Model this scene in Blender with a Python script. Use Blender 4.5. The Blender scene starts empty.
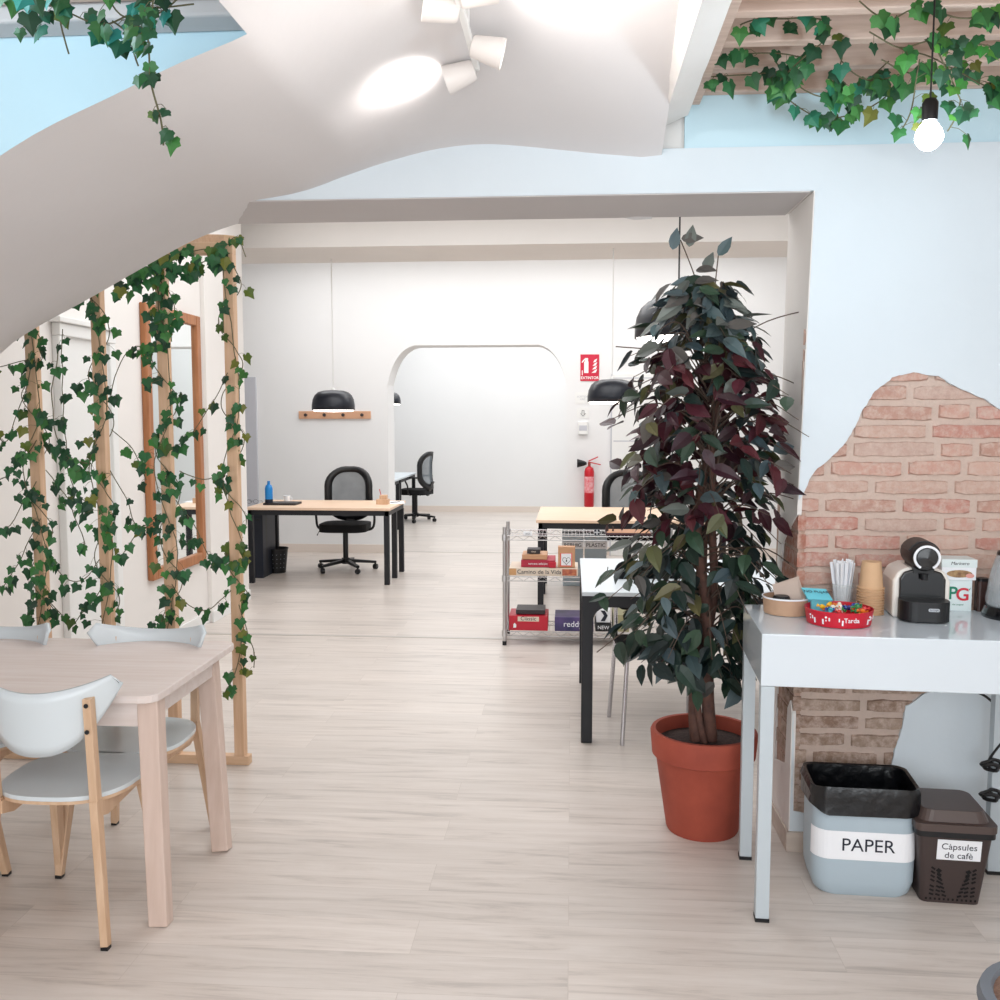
import bpy, bmesh, math, random
from mathutils import Vector, Matrix, Euler, noise
from mathutils.geometry import tessellate_polygon

R = math.radians
C = bpy.context.scene.collection
rnd = random.Random(7)

# ------------------------------------------------------------------ camera
F = 950.0
CAM = Vector((0, 0, 1.6))
ROT = Euler((R(90 - 4.96), 0, R(4.3)), 'XYZ').to_matrix()
cam_d = bpy.data.cameras.new('camera'); cam = bpy.data.objects.new('camera', cam_d)
C.objects.link(cam); cam.location = CAM; cam.rotation_euler = Euler((R(90 - 4.96), 0, R(4.3)), 'XYZ')
cam_d.sensor_width = 36; cam_d.lens = 36 * F / 1000; cam_d.clip_start = .05
bpy.context.scene.camera = cam

def ray(px, py): return ROT @ Vector(((px - 500) / F, (500 - py) / F, -1))
def atZ(px, py, z=0.0):
    d = ray(px, py); return CAM + d * ((z - CAM.z) / d.z)
def atY(px, py, y):
    d = ray(px, py); return CAM + d * (y / d.y)
def atX(px, py, x):
    d = ray(px, py); return CAM + d * (x / d.x)

# ------------------------------------------------------------------ materials
MATS = {}
def lin(c):
    return tuple(((v / 255) / 12.92 if v / 255 <= .04045 else ((v / 255 + .055) / 1.055) ** 2.4) for v in c) + (1,)
def mat(name, col, rough=.6, metal=0, spec=.5, noise_amt=0, nscale=20, bump=0, bscale=80, emis=None, es=0, trans=0, alpha=1, stretch=None, coat=0, two=None):
    if name in MATS: return MATS[name]
    m = bpy.data.materials.new(name); m.use_nodes = True; nt = m.node_tree; b = nt.nodes['Principled BSDF']
    col = lin(col); b.inputs['Base Color'].default_value = col
    b.inputs['Roughness'].default_value = rough; b.inputs['Metallic'].default_value = metal
    b.inputs['Specular IOR Level'].default_value = spec
    b.inputs['Coat Weight'].default_value = coat
    if trans: b.inputs['Transmission Weight'].default_value = trans
    if alpha < 1: b.inputs['Alpha'].default_value = alpha
    if emis: b.inputs['Emission Color'].default_value = lin(emis); b.inputs['Emission Strength'].default_value = es
    tc = nt.nodes.new('ShaderNodeTexCoord'); mp = nt.nodes.new('ShaderNodeMapping')
    nt.links.new(tc.outputs['Object'], mp.inputs[0])
    if stretch: mp.inputs['Scale'].default_value = stretch
    if noise_amt or two:
        n = nt.nodes.new('ShaderNodeTexNoise'); n.inputs['Scale'].default_value = nscale; n.inputs['Detail'].default_value = 5
        nt.links.new(mp.outputs[0], n.inputs['Vector'])
        mx = nt.nodes.new('ShaderNodeMix'); mx.data_type = 'RGBA'
        r = nt.nodes.new('ShaderNodeMapRange'); r.inputs[1].default_value = .3; r.inputs[2].default_value = .7
        nt.links.new(n.outputs[0], r.inputs[0]); nt.links.new(r.outputs[0], mx.inputs[0])
        c2 = lin(two) if two else tuple(v * (1 - noise_amt) for v in col[:3]) + (1,)
        mx.inputs[6].default_value = col; mx.inputs[7].default_value = c2
        nt.links.new(mx.outputs[2], b.inputs['Base Color'])
    if bump:
        n2 = nt.nodes.new('ShaderNodeTexNoise'); n2.inputs['Scale'].default_value = bscale; n2.inputs['Detail'].default_value = 4
        nt.links.new(mp.outputs[0], n2.inputs['Vector'])
        bp = nt.nodes.new('ShaderNodeBump'); bp.inputs['Strength'].default_value = bump; bp.inputs['Distance'].default_value = .01
        nt.links.new(n2.outputs[0], bp.inputs['Height']); nt.links.new(bp.outputs[0], b.inputs['Normal'])
    MATS[name] = m
    return m

def attr_mat(name, rough=.55, bump=0, bscale=60, speck=None, spec=.4):
    """material that takes its base colour from the mesh colour attribute 'col', mottled by noise"""
    if name in MATS: return MATS[name]
    m = bpy.data.materials.new(name); m.use_nodes = True; nt = m.node_tree; b = nt.nodes['Principled BSDF']
    a = nt.nodes.new('ShaderNodeAttribute'); a.attribute_name = 'col'
    b.inputs['Roughness'].default_value = rough; b.inputs['Specular IOR Level'].default_value = spec
    out = a.outputs['Color']
    tc = nt.nodes.new('ShaderNodeTexCoord')
    if speck:
        n = nt.nodes.new('ShaderNodeTexNoise'); n.inputs['Scale'].default_value = speck[1]; n.inputs['Detail'].default_value = 8; n.inputs['Roughness'].default_value = .7
        nt.links.new(tc.outputs['Object'], n.inputs['Vector'])
        r = nt.nodes.new('ShaderNodeMapRange'); r.inputs[1].default_value = speck[2]; r.inputs[2].default_value = speck[3]
        nt.links.new(n.outputs[0], r.inputs[0])
        mx = nt.nodes.new('ShaderNodeMix'); mx.data_type = 'RGBA'
        nt.links.new(r.outputs[0], mx.inputs[0]); nt.links.new(out, mx.inputs[6]); mx.inputs[7].default_value = lin(speck[0])
        out = mx.outputs[2]
    nt.links.new(out, b.inputs['Base Color'])
    if bump:
        n2 = nt.nodes.new('ShaderNodeTexNoise'); n2.inputs['Scale'].default_value = bscale; n2.inputs['Detail'].default_value = 6
        nt.links.new(tc.outputs['Object'], n2.inputs['Vector'])
        bp = nt.nodes.new('ShaderNodeBump'); bp.inputs['Strength'].default_value = bump; bp.inputs['Distance'].default_value = .01
        nt.links.new(n2.outputs[0], bp.inputs['Height']); nt.links.new(bp.outputs[0], b.inputs['Normal'])
    MATS[name] = m
    return m

plaster = mat('white_plaster', (238, 234, 230), .85, spec=.2, noise_amt=.05, nscale=1.4, bump=.12, bscale=14)
vaultm = mat('vault_plaster', (226, 223, 223), .9, spec=.15, noise_amt=.06, nscale=1.2, bump=.15, bscale=9)
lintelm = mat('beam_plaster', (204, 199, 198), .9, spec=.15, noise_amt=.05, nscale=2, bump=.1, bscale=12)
wall_faint_bluelight = mat('plaster_faint_bluelight_tint', (219, 228, 234), .85, spec=.2, noise_amt=.06, nscale=1.6, bump=.15, bscale=16)  # white wall; the bulb's cool light is mixed into its colour
wall_bluelight = mat('plaster_bluelight_tint', (204, 230, 240), .85, spec=.2, noise_amt=.06, nscale=1.6, bump=.15, bscale=16)  # blue light on the upper wall and shaft is painted into this colour
farwall = mat('far_plaster', (236, 236, 236), .85, spec=.2, noise_amt=.03, nscale=1)
white_paint = mat('white_paint', (236, 236, 234), .5)
greydoor = mat('grey_paint', (196, 197, 204), .5)
pine = mat('pine_wood', (226, 190, 158), .6, two=(208, 168, 134), nscale=6, stretch=(8, 8, .7), bump=.05)
rafter_wood = mat('rafter_wood', (214, 190, 176), .7, two=(190, 164, 148), nscale=7, stretch=(.7, 8, 8), bump=.08)
birch = mat('birch_wood', (218, 186, 156), .5, two=(204, 168, 136), nscale=5, stretch=(9, 9, .8))
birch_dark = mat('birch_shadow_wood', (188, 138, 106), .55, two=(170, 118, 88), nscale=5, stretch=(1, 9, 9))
pale_wood = mat('whitewashed_wood', (228, 217, 212), .45, two=(218, 203, 196), nscale=4, stretch=(.9, 10, 10))
pale_wood_v = mat('whitewashed_leg_wood', (216, 194, 182), .5, two=(204, 180, 166), nscale=4, stretch=(10, 10, .8))
seat_white = mat('white_lacquer', (214, 222, 226), .22, spec=.6)
desk_top = mat('beech_laminate', (238, 208, 182), .45, two=(230, 198, 170), nscale=4, stretch=(1, 8, 8))
black_metal = mat('black_metal', (12, 14, 22), .5)
black_plastic = mat('black_plastic', (11, 12, 16), .42)
black_gloss = mat('black_gloss', (8, 9, 13), .2, coat=.3)
black_fabric = mat('black_fabric', (8, 9, 14), .9, bump=.2, bscale=300)
mesh_fabric = mat('grey_mesh_fabric', (120, 130, 138), .8, alpha=.75, noise_amt=.4, nscale=4)
chrome = mat('chrome', (200, 200, 205), .18, metal=1)
wire_metal = mat('wire_metal', (188, 186, 186), .3, metal=1)
white_gloss = mat('white_gloss_panel', (212, 221, 228), .12, spec=.6, coat=.3)
grey_leg = mat('pale_grey_metal', (190, 200, 206), .35)
terracotta = mat('terracotta', (172, 80, 60), .75, two=(150, 66, 50), nscale=6, bump=.1, bscale=40)
soil = mat('soil', (70, 52, 48), .95, noise_amt=.6, nscale=60, bump=.8, bscale=90)
bark = mat('bark', (112, 78, 66), .8, two=(84, 60, 54), nscale=25, bump=.4, bscale=60)
twig_m = mat('twig_bark', (92, 76, 66), .8)
vine_m = mat('vine_stem', (96, 92, 66), .8)
warm_frame = mat('warm_wood_frame', (180, 120, 78), .45, two=(156, 98, 58), nscale=5, stretch=(8, 8, .8))
mirror_m = mat('mirror_glass', (235, 240, 240), .02, metal=1)
red_m = mat('red_paint', (196, 22, 40), .35)
sign_red = mat('sign_red', (204, 30, 62), .5)
sign_white = mat('sign_white', (248, 240, 240), .5)
paper = mat('white_paper', (244, 246, 250), .6)
ink = mat('dark_ink', (26, 32, 48), .6)
kraft = mat('kraft_paper', (194, 158, 130), .8, noise_amt=.08, nscale=30)
kraft_light = mat('kraft_cup_paper', (214, 176, 138), .75, noise_amt=.05, nscale=30)
napkin = mat('brown_napkin', (190, 172, 160), .9, noise_amt=.08, nscale=15)
bin_grey = mat('grey_bin_plastic', (176, 192, 202), .4, spec=.4)
bin_bag = mat('black_bag', (9, 11, 15), .28, bump=.9, bscale=14, spec=.6)
brown_plastic = mat('brown_plastic', (64, 52, 50), .45)
blue_m = mat('blue_enamel', (20, 130, 205), .3)
cyan_card = mat('cyan_card', (112, 208, 226), .7)
cream_m = mat('cream_plastic', (236, 230, 222), .3, coat=.3)
glass_m = mat('clear_glass', (235, 240, 240), .05, alpha=.25, spec=.8)
lamp_white = mat('lamp_inside', (255, 255, 255), .5, emis=(255, 252, 245), es=3)
lamp_black = mat('lamp_shade_black', (22, 27, 38), .35)
bulb_m = mat('glowing_bulb', (255, 255, 255), .3, emis=(235, 248, 255), es=30)
head_white = mat('spot_white', (226, 220, 216), .45)
leafm = attr_mat('ivy_leaf', .5, speck=((120, 150, 70), 25, .62, .8))
ficusm = attr_mat('ficus_leaf', .42, bump=.05, spec=.35)
brickm = attr_mat('old_brick', .9, bump=.7, bscale=45, speck=((206, 184, 172), 34, .42, .70), spec=.1)

# ------------------------------------------------------------------ mesh builder
class MB:
    def __init__(s): s.v = []; s.f = []; s.mi = []; s.col = []
    def add(s, vs, fs, mi=0, col=None):
        o = len(s.v); s.v += [Vector(v) for v in vs]
        for f in fs: s.f.append([i + o for i in f]); s.mi.append(mi); s.col.append(col)
        return s
    def box(s, c, d, rot=None, mi=0, col=None, taper=1):
        c = Vector(c); x, y, z = d[0] / 2, d[1] / 2, d[2] / 2
        vs = [Vector((sx * x * (taper if sz < 0 else 1), sy * y * (taper if sz < 0 else 1), sz * z)) for sz in (-1, 1) for sy in (-1, 1) for sx in (-1, 1)]
        if rot: m = Euler(rot).to_matrix(); vs = [m @ v for v in vs]
        s.add([c + v for v in vs], [(0, 2, 3, 1), (4, 5, 7, 6), (0, 1, 5, 4), (2, 6, 7, 3), (0, 4, 6, 2), (1, 3, 7, 5)], mi, col); return s
    def bb(s, a, b, mi=0, col=None):
        s.box([(a[i] + b[i]) / 2 for i in range(3)], [abs(b[i] - a[i]) for i in range(3)], None, mi, col); return s
    def bar(s, a, b, w, d=None, up=(0, 1, 0), mi=0, w2=None, d2=None):
        """square bar from a to b, w across, d along 'up'"""
        a, b = Vector(a), Vector(b); d = d or w; w2 = w2 or w; d2 = d2 or (d if w2 == w else w2)
        ax = (b - a).normalized(); u = Vector(up); sx = ax.cross(u)
        if sx.length < 1e-4: sx = ax.cross(Vector((1, 0, 0)))
        sx.normalize(); sy = sx.cross(ax).normalized(); vs = []
        for p, ww, dd in ((a, w, d), (b, w2, d2)):
            for i, j in ((-1, -1), (1, -1), (1, 1), (-1, 1)): vs.append(p + sx * i * ww / 2 + sy * j * dd / 2)
        s.add(vs, [(0, 3, 2, 1), (4, 5, 6, 7), (0, 1, 5, 4), (1, 2, 6, 5), (2, 3, 7, 6), (3, 0, 4, 7)], mi); return s
    def tube(s, pts, r, n=8, mi=0, caps=True, col=None):
        pts = [Vector(p) for p in pts]; rs = r if isinstance(r, (list, tuple)) else [r] * len(pts)
        vs = []; ref = None
        for i, p in enumerate(pts):
            t = (pts[min(i + 1, len(pts) - 1)] - pts[max(i - 1, 0)]).normalized()
            if ref is None:
                ref = t.cross(Vector((0, 0, 1)));
                if ref.length < .05: ref = t.cross(Vector((0, 1, 0)))
            ref = (ref - t * ref.dot(t)).normalized(); q = t.cross(ref)
            for k in range(n):
                a = 2 * math.pi * k / n; vs.append(p + (ref * math.cos(a) + q * math.sin(a)) * rs[i])
        fs = []
        for i in range(len(pts) - 1):
            for k in range(n): fs.append((i * n + k, i * n + (k + 1) % n, (i + 1) * n + (k + 1) % n, (i + 1) * n + k))
        if caps: fs.append(tuple(range(n))[::-1]); fs.append(tuple((len(pts) - 1) * n + k for k in range(n)))
        s.add(vs, fs, mi, col); return s
    def lathe(s, prof, c=(0, 0, 0), n=32, mi=0, cap=(False, False), sx=1, sy=1, rot=None, col=None):
        c = Vector(c); vs = []; m = Euler(rot).to_matrix() if rot else None
        for r, z in prof:
            for k in range(n):
                a = 2 * math.pi * k / n; v = Vector((r * math.cos(a) * sx, r * math.sin(a) * sy, z))
                vs.append(c + (m @ v if m else v))
        fs = []
        for i in range(len(prof) - 1):
            for k in range(n): fs.append((i * n + k, i * n + (k + 1) % n, (i + 1) * n + (k + 1) % n, (i + 1) * n + k))
        if cap[0]: fs.append(tuple(range(n))[::-1])
        if cap[1]: fs.append(tuple((len(prof) - 1) * n + k for k in range(n)))
        s.add(vs, fs, mi, col); return s
    def prism(s, poly, h0, h1, axis='z', mi=0, top_scale=1, col=None):
        """polygon (2-D list) extruded along an axis; concave allowed"""
        def mk(p, h):
            if axis == 'z': return Vector((p[0], p[1], h))
            if axis == 'y': return Vector((p[0], h, p[1]))
            return Vector((h, p[0], p[1]))
        n = len(poly); tri = tessellate_polygon([[Vector((p[0], p[1], 0)) for p in poly]])
        vs = [mk(p, h0) for p in poly] + [mk((p[0] * top_scale, p[1] * top_scale), h1) for p in poly]
        fs = [tuple(t) for t in tri] + [tuple(i + n for i in t) for t in tri] + [(i, (i + 1) % n, (i + 1) % n + n, i + n) for i in range(n)]
        s.add(vs, fs, mi, col); return s
    def build(s, name, m=None, parent=None, smooth=False, bevel=0, mats=None, loc=None, solid=0, subsurf=0, seg=2):
        me = bpy.data.meshes.new(name); me.from_pydata([tuple(v) for v in s.v], [], s.f)
        ms = mats or [m]
        for x in ms: me.materials.append(x)
        me.polygons.foreach_set('material_index', s.mi)
        if any(c is not None for c in s.col):
            ca = me.color_attributes.new('col', 'FLOAT_COLOR', 'CORNER'); buf = []
            for p, c in zip(me.polygons, s.col):
                buf += list(c or (1, 1, 1, 1)) * p.loop_total
            ca.data.foreach_set('color', buf)
        bm = bmesh.new(); bm.from_mesh(me); bmesh.ops.recalc_face_normals(bm, faces=bm.faces); bm.to_mesh(me); bm.free()
        if smooth:
            me.polygons.foreach_set('use_smooth', [True] * len(me.polygons))
            try: me.set_sharp_from_angle(angle=R(40))
            except Exception: pass
        o = bpy.data.objects.new(name, me); C.objects.link(o)
        if parent: o.parent = parent
        if loc: o.location = loc
        if solid: md = o.modifiers.new('solidify', 'SOLIDIFY'); md.thickness = solid; md.offset = 0
        if bevel: md = o.modifiers.new('bevel', 'BEVEL'); md.width = bevel; md.segments = seg; md.limit_method = 'ANGLE'
        if subsurf: md = o.modifiers.new('subsurf', 'SUBSURF'); md.levels = md.render_levels = subsurf
        return o

def tag(o, label, cat, group=None, kind=None):
    o['label'] = label; o['category'] = cat
    if group: o['group'] = group
    if kind: o['kind'] = kind
    return o
def thing(name, label, cat, loc=(0, 0, 0), rz=0, group=None):
    o = bpy.data.objects.new(name, None); C.objects.link(o); o.location = loc; o.rotation_euler = (0, 0, rz); o.empty_display_size = .1
    return tag(o, label, cat, group)
def struct(o): o['kind'] = 'structure'; return o
def dup(root, loc, rz=None, label=None, group=None):
    r = root.copy(); C.objects.link(r); r.location = loc
    if rz is not None: r.rotation_euler = (0, 0, rz)
    if label: r['label'] = label
    if group: r['group'] = group
    for ch in list(root.children):
        c = ch.copy(); C.objects.link(c); c.parent = r
        for g in list(ch.children):
            d = g.copy(); C.objects.link(d); d.parent = c
    return r
def text(name, body, size, m, parent, loc, rot=(R(90), 0, 0), ext=.0006, ax='CENTER', sx=1, bold=0, shear=0):
    cu = bpy.data.curves.new(name, 'FONT'); cu.body = body; cu.size = size; cu.extrude = ext; cu.align_x = ax; cu.align_y = 'CENTER'
    cu.offset = bold; cu.shear = shear; cu.resolution_u = 4
    tmp = bpy.data.objects.new('tmp', cu); me = bpy.data.meshes.new_from_object(tmp); bpy.data.objects.remove(tmp); bpy.data.curves.remove(cu)
    me.name = name; me.materials.clear(); me.materials.append(m)
    o = bpy.data.objects.new(name, me); C.objects.link(o); o.parent = parent; o.location = loc; o.rotation_euler = rot; o.scale = (sx, 1, 1)
    return o
def rrect(w, d, r, n=5, cx=0, cy=0):
    out = []
    for qx, qy, a0 in ((1, 1, 0), (-1, 1, 90), (-1, -1, 180), (1, -1, 270)):
        for k in range(n + 1):
            a = R(a0 + 90 * k / n); out.append((cx + qx * (w / 2 - r) + r * math.cos(a), cy + qy * (d / 2 - r) + r * math.sin(a)))
    return out

# ------------------------------------------------------------------ setting
YN, YB = 3.47, 3.86            # near wall front / back face
XJ = atY(797, 560, YN).x       # right jamb of the wide opening
ZL = atY(560, 195, YN).z       # lintel soffit
XL = -2.83
YF = atZ(300, 552).y           # far wall
YR = atZ(500, 512).y           # end wall of the room beyond the arch
ZR = 3.62
print('planes', XJ, ZL, YF, YR)

# floor
def floor_material():
    m = bpy.data.materials.new('pale_oak_laminate'); m.use_nodes = True; nt = m.node_tree; b = nt.nodes['Principled BSDF']
    N = nt.nodes.new; L = nt.links.new
    tc = N('ShaderNodeTexCoord')
    br = N('ShaderNodeTexBrick'); br.offset = .37; br.inputs['Scale'].default_value = 1; br.inputs['Mortar Size'].default_value = .0012
    br.inputs['Brick Width'].default_value = 1.28; br.inputs['Row Height'].default_value = .192; br.inputs['Mortar Smooth'].default_value = .6
    br.inputs['Color1'].default_value = (0, 0, 0, 1); br.inputs['Color2'].default_value = (1, 1, 1, 1); br.inputs['Mortar'].default_value = (.3, .3, .3, 1)
    L(tc.outputs['Object'], br.inputs['Vector'])
    mp = N('ShaderNodeMapping'); mp.inputs['Scale'].default_value = (1.1, 13, 1); L(tc.outputs['Object'], mp.inputs[0])
    ad = N('ShaderNodeVectorMath'); ad.operation = 'ADD'; L(mp.outputs[0], ad.inputs[0])
    sc = N('ShaderNodeVectorMath'); sc.operation = 'SCALE'; sc.inputs[3].default_value = 7; L(br.outputs['Color'], sc.inputs[0]); L(sc.outputs[0], ad.inputs[1])
    n1 = N('ShaderNodeTexNoise'); n1.inputs['Scale'].default_value = 1.6; n1.inputs['Detail'].default_value = 9; n1.inputs['Roughness'].default_value = .68; n1.inputs['Distortion'].default_value = .6
    L(ad.outputs[0], n1.inputs['Vector'])
    cr = N('ShaderNodeValToRGB'); cr.color_ramp.elements[0].position = .33; cr.color_ramp.elements[0].color = lin((184, 174, 167))
    cr.color_ramp.elements[1].position = .62; cr.color_ramp.elements[1].color = lin((216, 207, 200))
    e = cr.color_ramp.elements.new(.46); e.color = lin((207, 197, 189))
    L(n1.outputs[0], cr.inputs[0])
    mx = N('ShaderNodeMix'); mx.data_type = 'RGBA'; mx.blend_type = 'MULTIPLY'; mx.inputs[0].default_value = 1
    r = N('ShaderNodeMapRange'); r.inputs[3].default_value = .93; r.inputs[4].default_value = 1.03; L(br.outputs['Color'], r.inputs[0])
    L(cr.outputs[0], mx.inputs[6]); L(r.outputs[0], mx.inputs[7])
    mo = N('ShaderNodeMix'); mo.data_type = 'RGBA'; mo.blend_type = 'MULTIPLY'
    L(br.outputs['Fac'], mo.inputs[0]); L(mx.outputs[2], mo.inputs[6]); mo.inputs[7].default_value = (.86, .84, .82, 1)
    L(mo.outputs[2], b.inputs['Base Color'])
    b.inputs['Roughness'].default_value = .3; b.inputs['Specular IOR Level'].default_value = .45
    r2 = N('ShaderNodeMapRange'); r2.inputs[3].default_value = .22; r2.inputs[4].default_value = .42; L(n1.outputs[0], r2.inputs[0]); L(r2.outputs[0], b.inputs['Roughness'])
    bp = N('ShaderNodeBump'); bp.inputs['Strength'].default_value = .08; bp.inputs['Distance'].default_value = .004; L(n1.outputs[0], bp.inputs['Height']); L(bp.outputs[0], b.inputs['Normal'])
    return m
struct(MB().bb((-6, -2.5, -.1), (4.2, YR + .3, 0)).build('floor', floor_material()))
Yt1 = atZ(400, 637).y
strip_m = mat('threshold_metal', (196, 190, 184), .35, metal=.3)
struct(MB().bb((-2.82, Yt1 - .02, 0), (3.9, Yt1 + .02, .004)).build('trim_1', strip_m))
struct(MB().bb((-2.25, YF + .1, 0), (0, YF + .14, .004)).build('trim_2', strip_m))

# front wall of the near room (brick shows where the plaster is gone)
def jit(pts, amp, step=.012, seed=0):
    out = []
    for a, b in zip(pts[:-1], pts[1:]):
        a, b = Vector(a), Vector(b); n = max(1, int((b - a).length / step))
        for k in range(n):
            p = a.lerp(b, k / n); q = noise.noise_vector(Vector((p.x * 14, p.y * 14, seed))) * amp + noise.noise_vector(Vector((p.x * 60, p.y * 60, seed))) * amp * .35
            out.append((p.x + q.x, p.y + q.y) if k or out else (p.x, p.y))
    out.append(tuple(pts[-1])); return out
def w2(px, py): v = atY(px, py, YN); return (v.x, v.z)
XE = 2.7
XB0 = atY(662, 128, YN).x; XB1 = atY(688, 115, YN).x
edge_up = jit([(XJ, w2(797, 500)[1]), w2(806, 486), w2(818, 468), w2(838, 452), w2(851, 434), w2(862, 410), w2(874, 391), w2(892, 378), w2(915, 372), w2(938, 377), w2(962, 390), w2(985, 399), w2(1003, 410), w2(1030, 440), w2(1075, 470), w2(1120, 520), (XE, w2(1120, 560)[1])], .008, seed=1)
ZS = w2(700, 148)[1]
upper = [(-1.6, ZL), (XJ + .028, ZL)] + edge_up + [(XE, ZS)] + [(XB0 - .02, ZS), (XB0 - .02, ZS + .08), (-1.6, ZS + .08)]
bw = MB()
bw.prism(upper, YN - .002, YN + .019, 'y', col=None)
# lower plaster patch and foot strip
lowp = jit([(XE, w2(1120, 575)[1] - .04), w2(1040, 640), w2(960, 682), w2(925, 694), w2(905, 705), w2(902, 728), w2(896, 748), w2(890, 775), w2(878, 800), w2(855, 812), w2(820, 815), (XJ + .014, w2(790, 811)[1]), (XJ + .008, w2(790, 780)[1]), (XJ + .008, w2(790, 740)[1]), (XJ, w2(790, 712)[1])], .006, seed=5)
bw.prism(lowp + [(XJ, 0), (XE, 0)], YN, YN + .02, 'y')
front_wall = struct(bw.build('wall_front', wall_faint_bluelight))
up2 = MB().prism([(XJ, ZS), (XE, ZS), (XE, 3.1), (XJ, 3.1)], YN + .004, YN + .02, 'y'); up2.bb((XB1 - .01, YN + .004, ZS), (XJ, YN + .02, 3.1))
struct(up2.build('wall_front_upper_bluelight', wall_bluelight))  # separate slab so the upper wall carries the blue light in its colour
# lintel and body of the wall
lb = MB(); lb.bb((-3.3, YN, ZL), (XJ + .028, YB, ZS)); lb.bb((-3.3, YN + .02, ZS), (XJ, YB, 3.62)); lb.bb((XJ + .012, YN + .02, 0), (4.0, YB, 1.25)); lb.prism([(XJ + .012, 1.25), (XJ + .04, ZL), (XJ + .04, 3.62), (4, 3.62), (4, 1.25)], YN + .02, YB, 'y')
struct(lb.build('wall_lintel', lintelm, mats=[plaster], bevel=.006))
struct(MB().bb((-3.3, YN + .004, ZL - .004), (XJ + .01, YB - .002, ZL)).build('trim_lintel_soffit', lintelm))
# jamb plaster (return faces): upper plaster and lower plaster leaf, brick between
ret_up = w2(797, 520)[1]
j = MB()
def yz(pts): return pts
upj = [(YN + .0012, ret_up + .02), (YN + .0012, 1.7), (YN + .0012, ZL), (YB, ZL), (YB, 0), (YB - .12, 0), (YB - .13, ret_up - .30), (YB - .16, ret_up - .12), (YN + .13, ret_up - .05)]
j.prism(upj, XJ - .004, XJ + .012, 'x')
lowj = [(YN + .0012, .16), (YN + .0012, .52), (YN + .03, .56), (YN + .07, .52), (YN + .09, .3), (YB - .12, .25), (YB - .12, 0), (YN + .0012, 0)]
j.prism(lowj, XJ - .004, XJ + .012, 'x')
def lean(z): return   .028 * max(0, (z - 1.25) / (ZL - 1.25))
for v in j.v: v.x += lean(v.z)
struct(j.build('wall_jamb', plaster))
# bricks
bk = MB()
bk.bb((XJ + .006, YN + .014, .1), (XE, YN + .03, w2(900, 360)[1]), col=lin((200, 180, 168)))
row = .0665; z = .13; ri = 0
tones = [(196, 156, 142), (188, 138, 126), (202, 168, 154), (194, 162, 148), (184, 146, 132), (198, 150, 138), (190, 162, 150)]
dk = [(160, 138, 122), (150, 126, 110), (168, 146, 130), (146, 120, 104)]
while z < 1.87:
    x = XJ + .006 - rnd.random() * .16
    while x < XE:
        L = rnd.choice((.13, .26, .27, .28, .2, .3, .24)) + rnd.uniform(-.01, .01)
        x0, x1 = max(x + .008, XJ + .006), min(x + L - .008, XE)
        if x1 - x0 > .03:
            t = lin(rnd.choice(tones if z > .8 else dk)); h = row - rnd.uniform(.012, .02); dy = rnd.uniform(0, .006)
            vs = []; sag = rnd.uniform(-.004, .004)
            nseg = max(2, int((x1 - x0) / .03))
            for yy in (YN + .003 + dy, YN + .02):
                for k in range(nseg + 1):
                    xx = x0 + (x1 - x0) * k / nseg
                    e = .010 if (k in (0, nseg) and yy < YN + .015) else 0
                    for zz in (z + sag * k / nseg, z + h + sag * k / nseg):
                        s1 = e * (1 if zz < z + h / 2 else -1)
                        vs.append((xx + (e * .5 if k == 0 else -e * .5 if k == nseg else 0), yy, zz + s1 * .6 + rnd.uniform(-.0025, .0025) + (.004 if zz < z + h / 2 else -.004) * (yy < YN + .015)))
            n2 = (nseg + 1) * 2; fs = []
            for k in range(nseg):
                a = 2 * k; fs += [(a, a + 1, a + 3, a + 2), (a + 1, a + 1 + n2, a + 3 + n2, a + 3), (a, a + 2, a + 2 + n2, a + n2)]
            fs += [(0, n2, n2 + 1, 1), (2 * nseg, 2 * nseg + 1, 2 * nseg + 1 + n2, 2 * nseg + n2)]
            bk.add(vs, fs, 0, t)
        x += L + .004
    # return face brick
    y = YN + .02
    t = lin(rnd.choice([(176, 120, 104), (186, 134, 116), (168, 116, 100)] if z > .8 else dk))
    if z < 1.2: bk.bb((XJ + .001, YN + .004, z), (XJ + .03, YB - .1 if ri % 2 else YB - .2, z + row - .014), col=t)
    z += row; ri += 1
bk.bb((XJ + .005, YN + .01, .1), (XJ + .0275, YB - .02, 1.26), col=lin((180, 150, 134)))
brick_o = struct(bk.build('wall_front_brick', brickm))
# skirting of the near wall
skirt_m = mat('skirting_laminate', (206, 192, 180), .45, two=(192, 176, 164), nscale=4, stretch=(1, 8, 8))
struct(MB().bb((XJ - .012, YN - .014, 0), (XE, YN - .0005, .075)).bb((XJ - .014, YN - .014, 0), (XJ - .0045, YB, .075)).build('baseboard_front', skirt_m, bevel=.002))

# vault
def interp(tab, x):
    if x <= tab[0][0]:
        (a, b), (c, d) = tab[0], tab[1]; return b + (x - a) * (d - b) / (c - a)
    for (a, b), (c, d) in zip(tab[:-1], tab[1:]):
        if x <= c: return b + (x - a) * (d - b) / (c - a)
    return tab[-1][1]
YH = 2.2
nearpx = [(0, 155), (39, 130), (80, 111), (120, 93), (174, 64), (224, 45), (247, 34)]
NT = [(p.x, p.z) for p in (atY(a, b, YH) for a, b in nearpx)]
NT = [(-2.6, .9), (-1.9, 1.86)] + NT + [(-.55, 2.66), (-.3, 2.79), (0, 2.9), (.33, 2.98), (.6, 3.0)]
farl = [(0, 350), (40, 325), (87, 300), (144, 267), (192, 240), (240, 222)]
farr = [(300, 194), (340, 178), (380, 164), (432, 149), (484, 143), (540, 148), (596, 154), (648, 158), (684, 151), (706, 148)]
FTl = [(p.x, p.z) for p in (atY(a, b, YB) for a, b in farl)]
FTr = [(p.x, p.z) for p in (atY(a, b, YN) for a, b in farr)]
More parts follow.
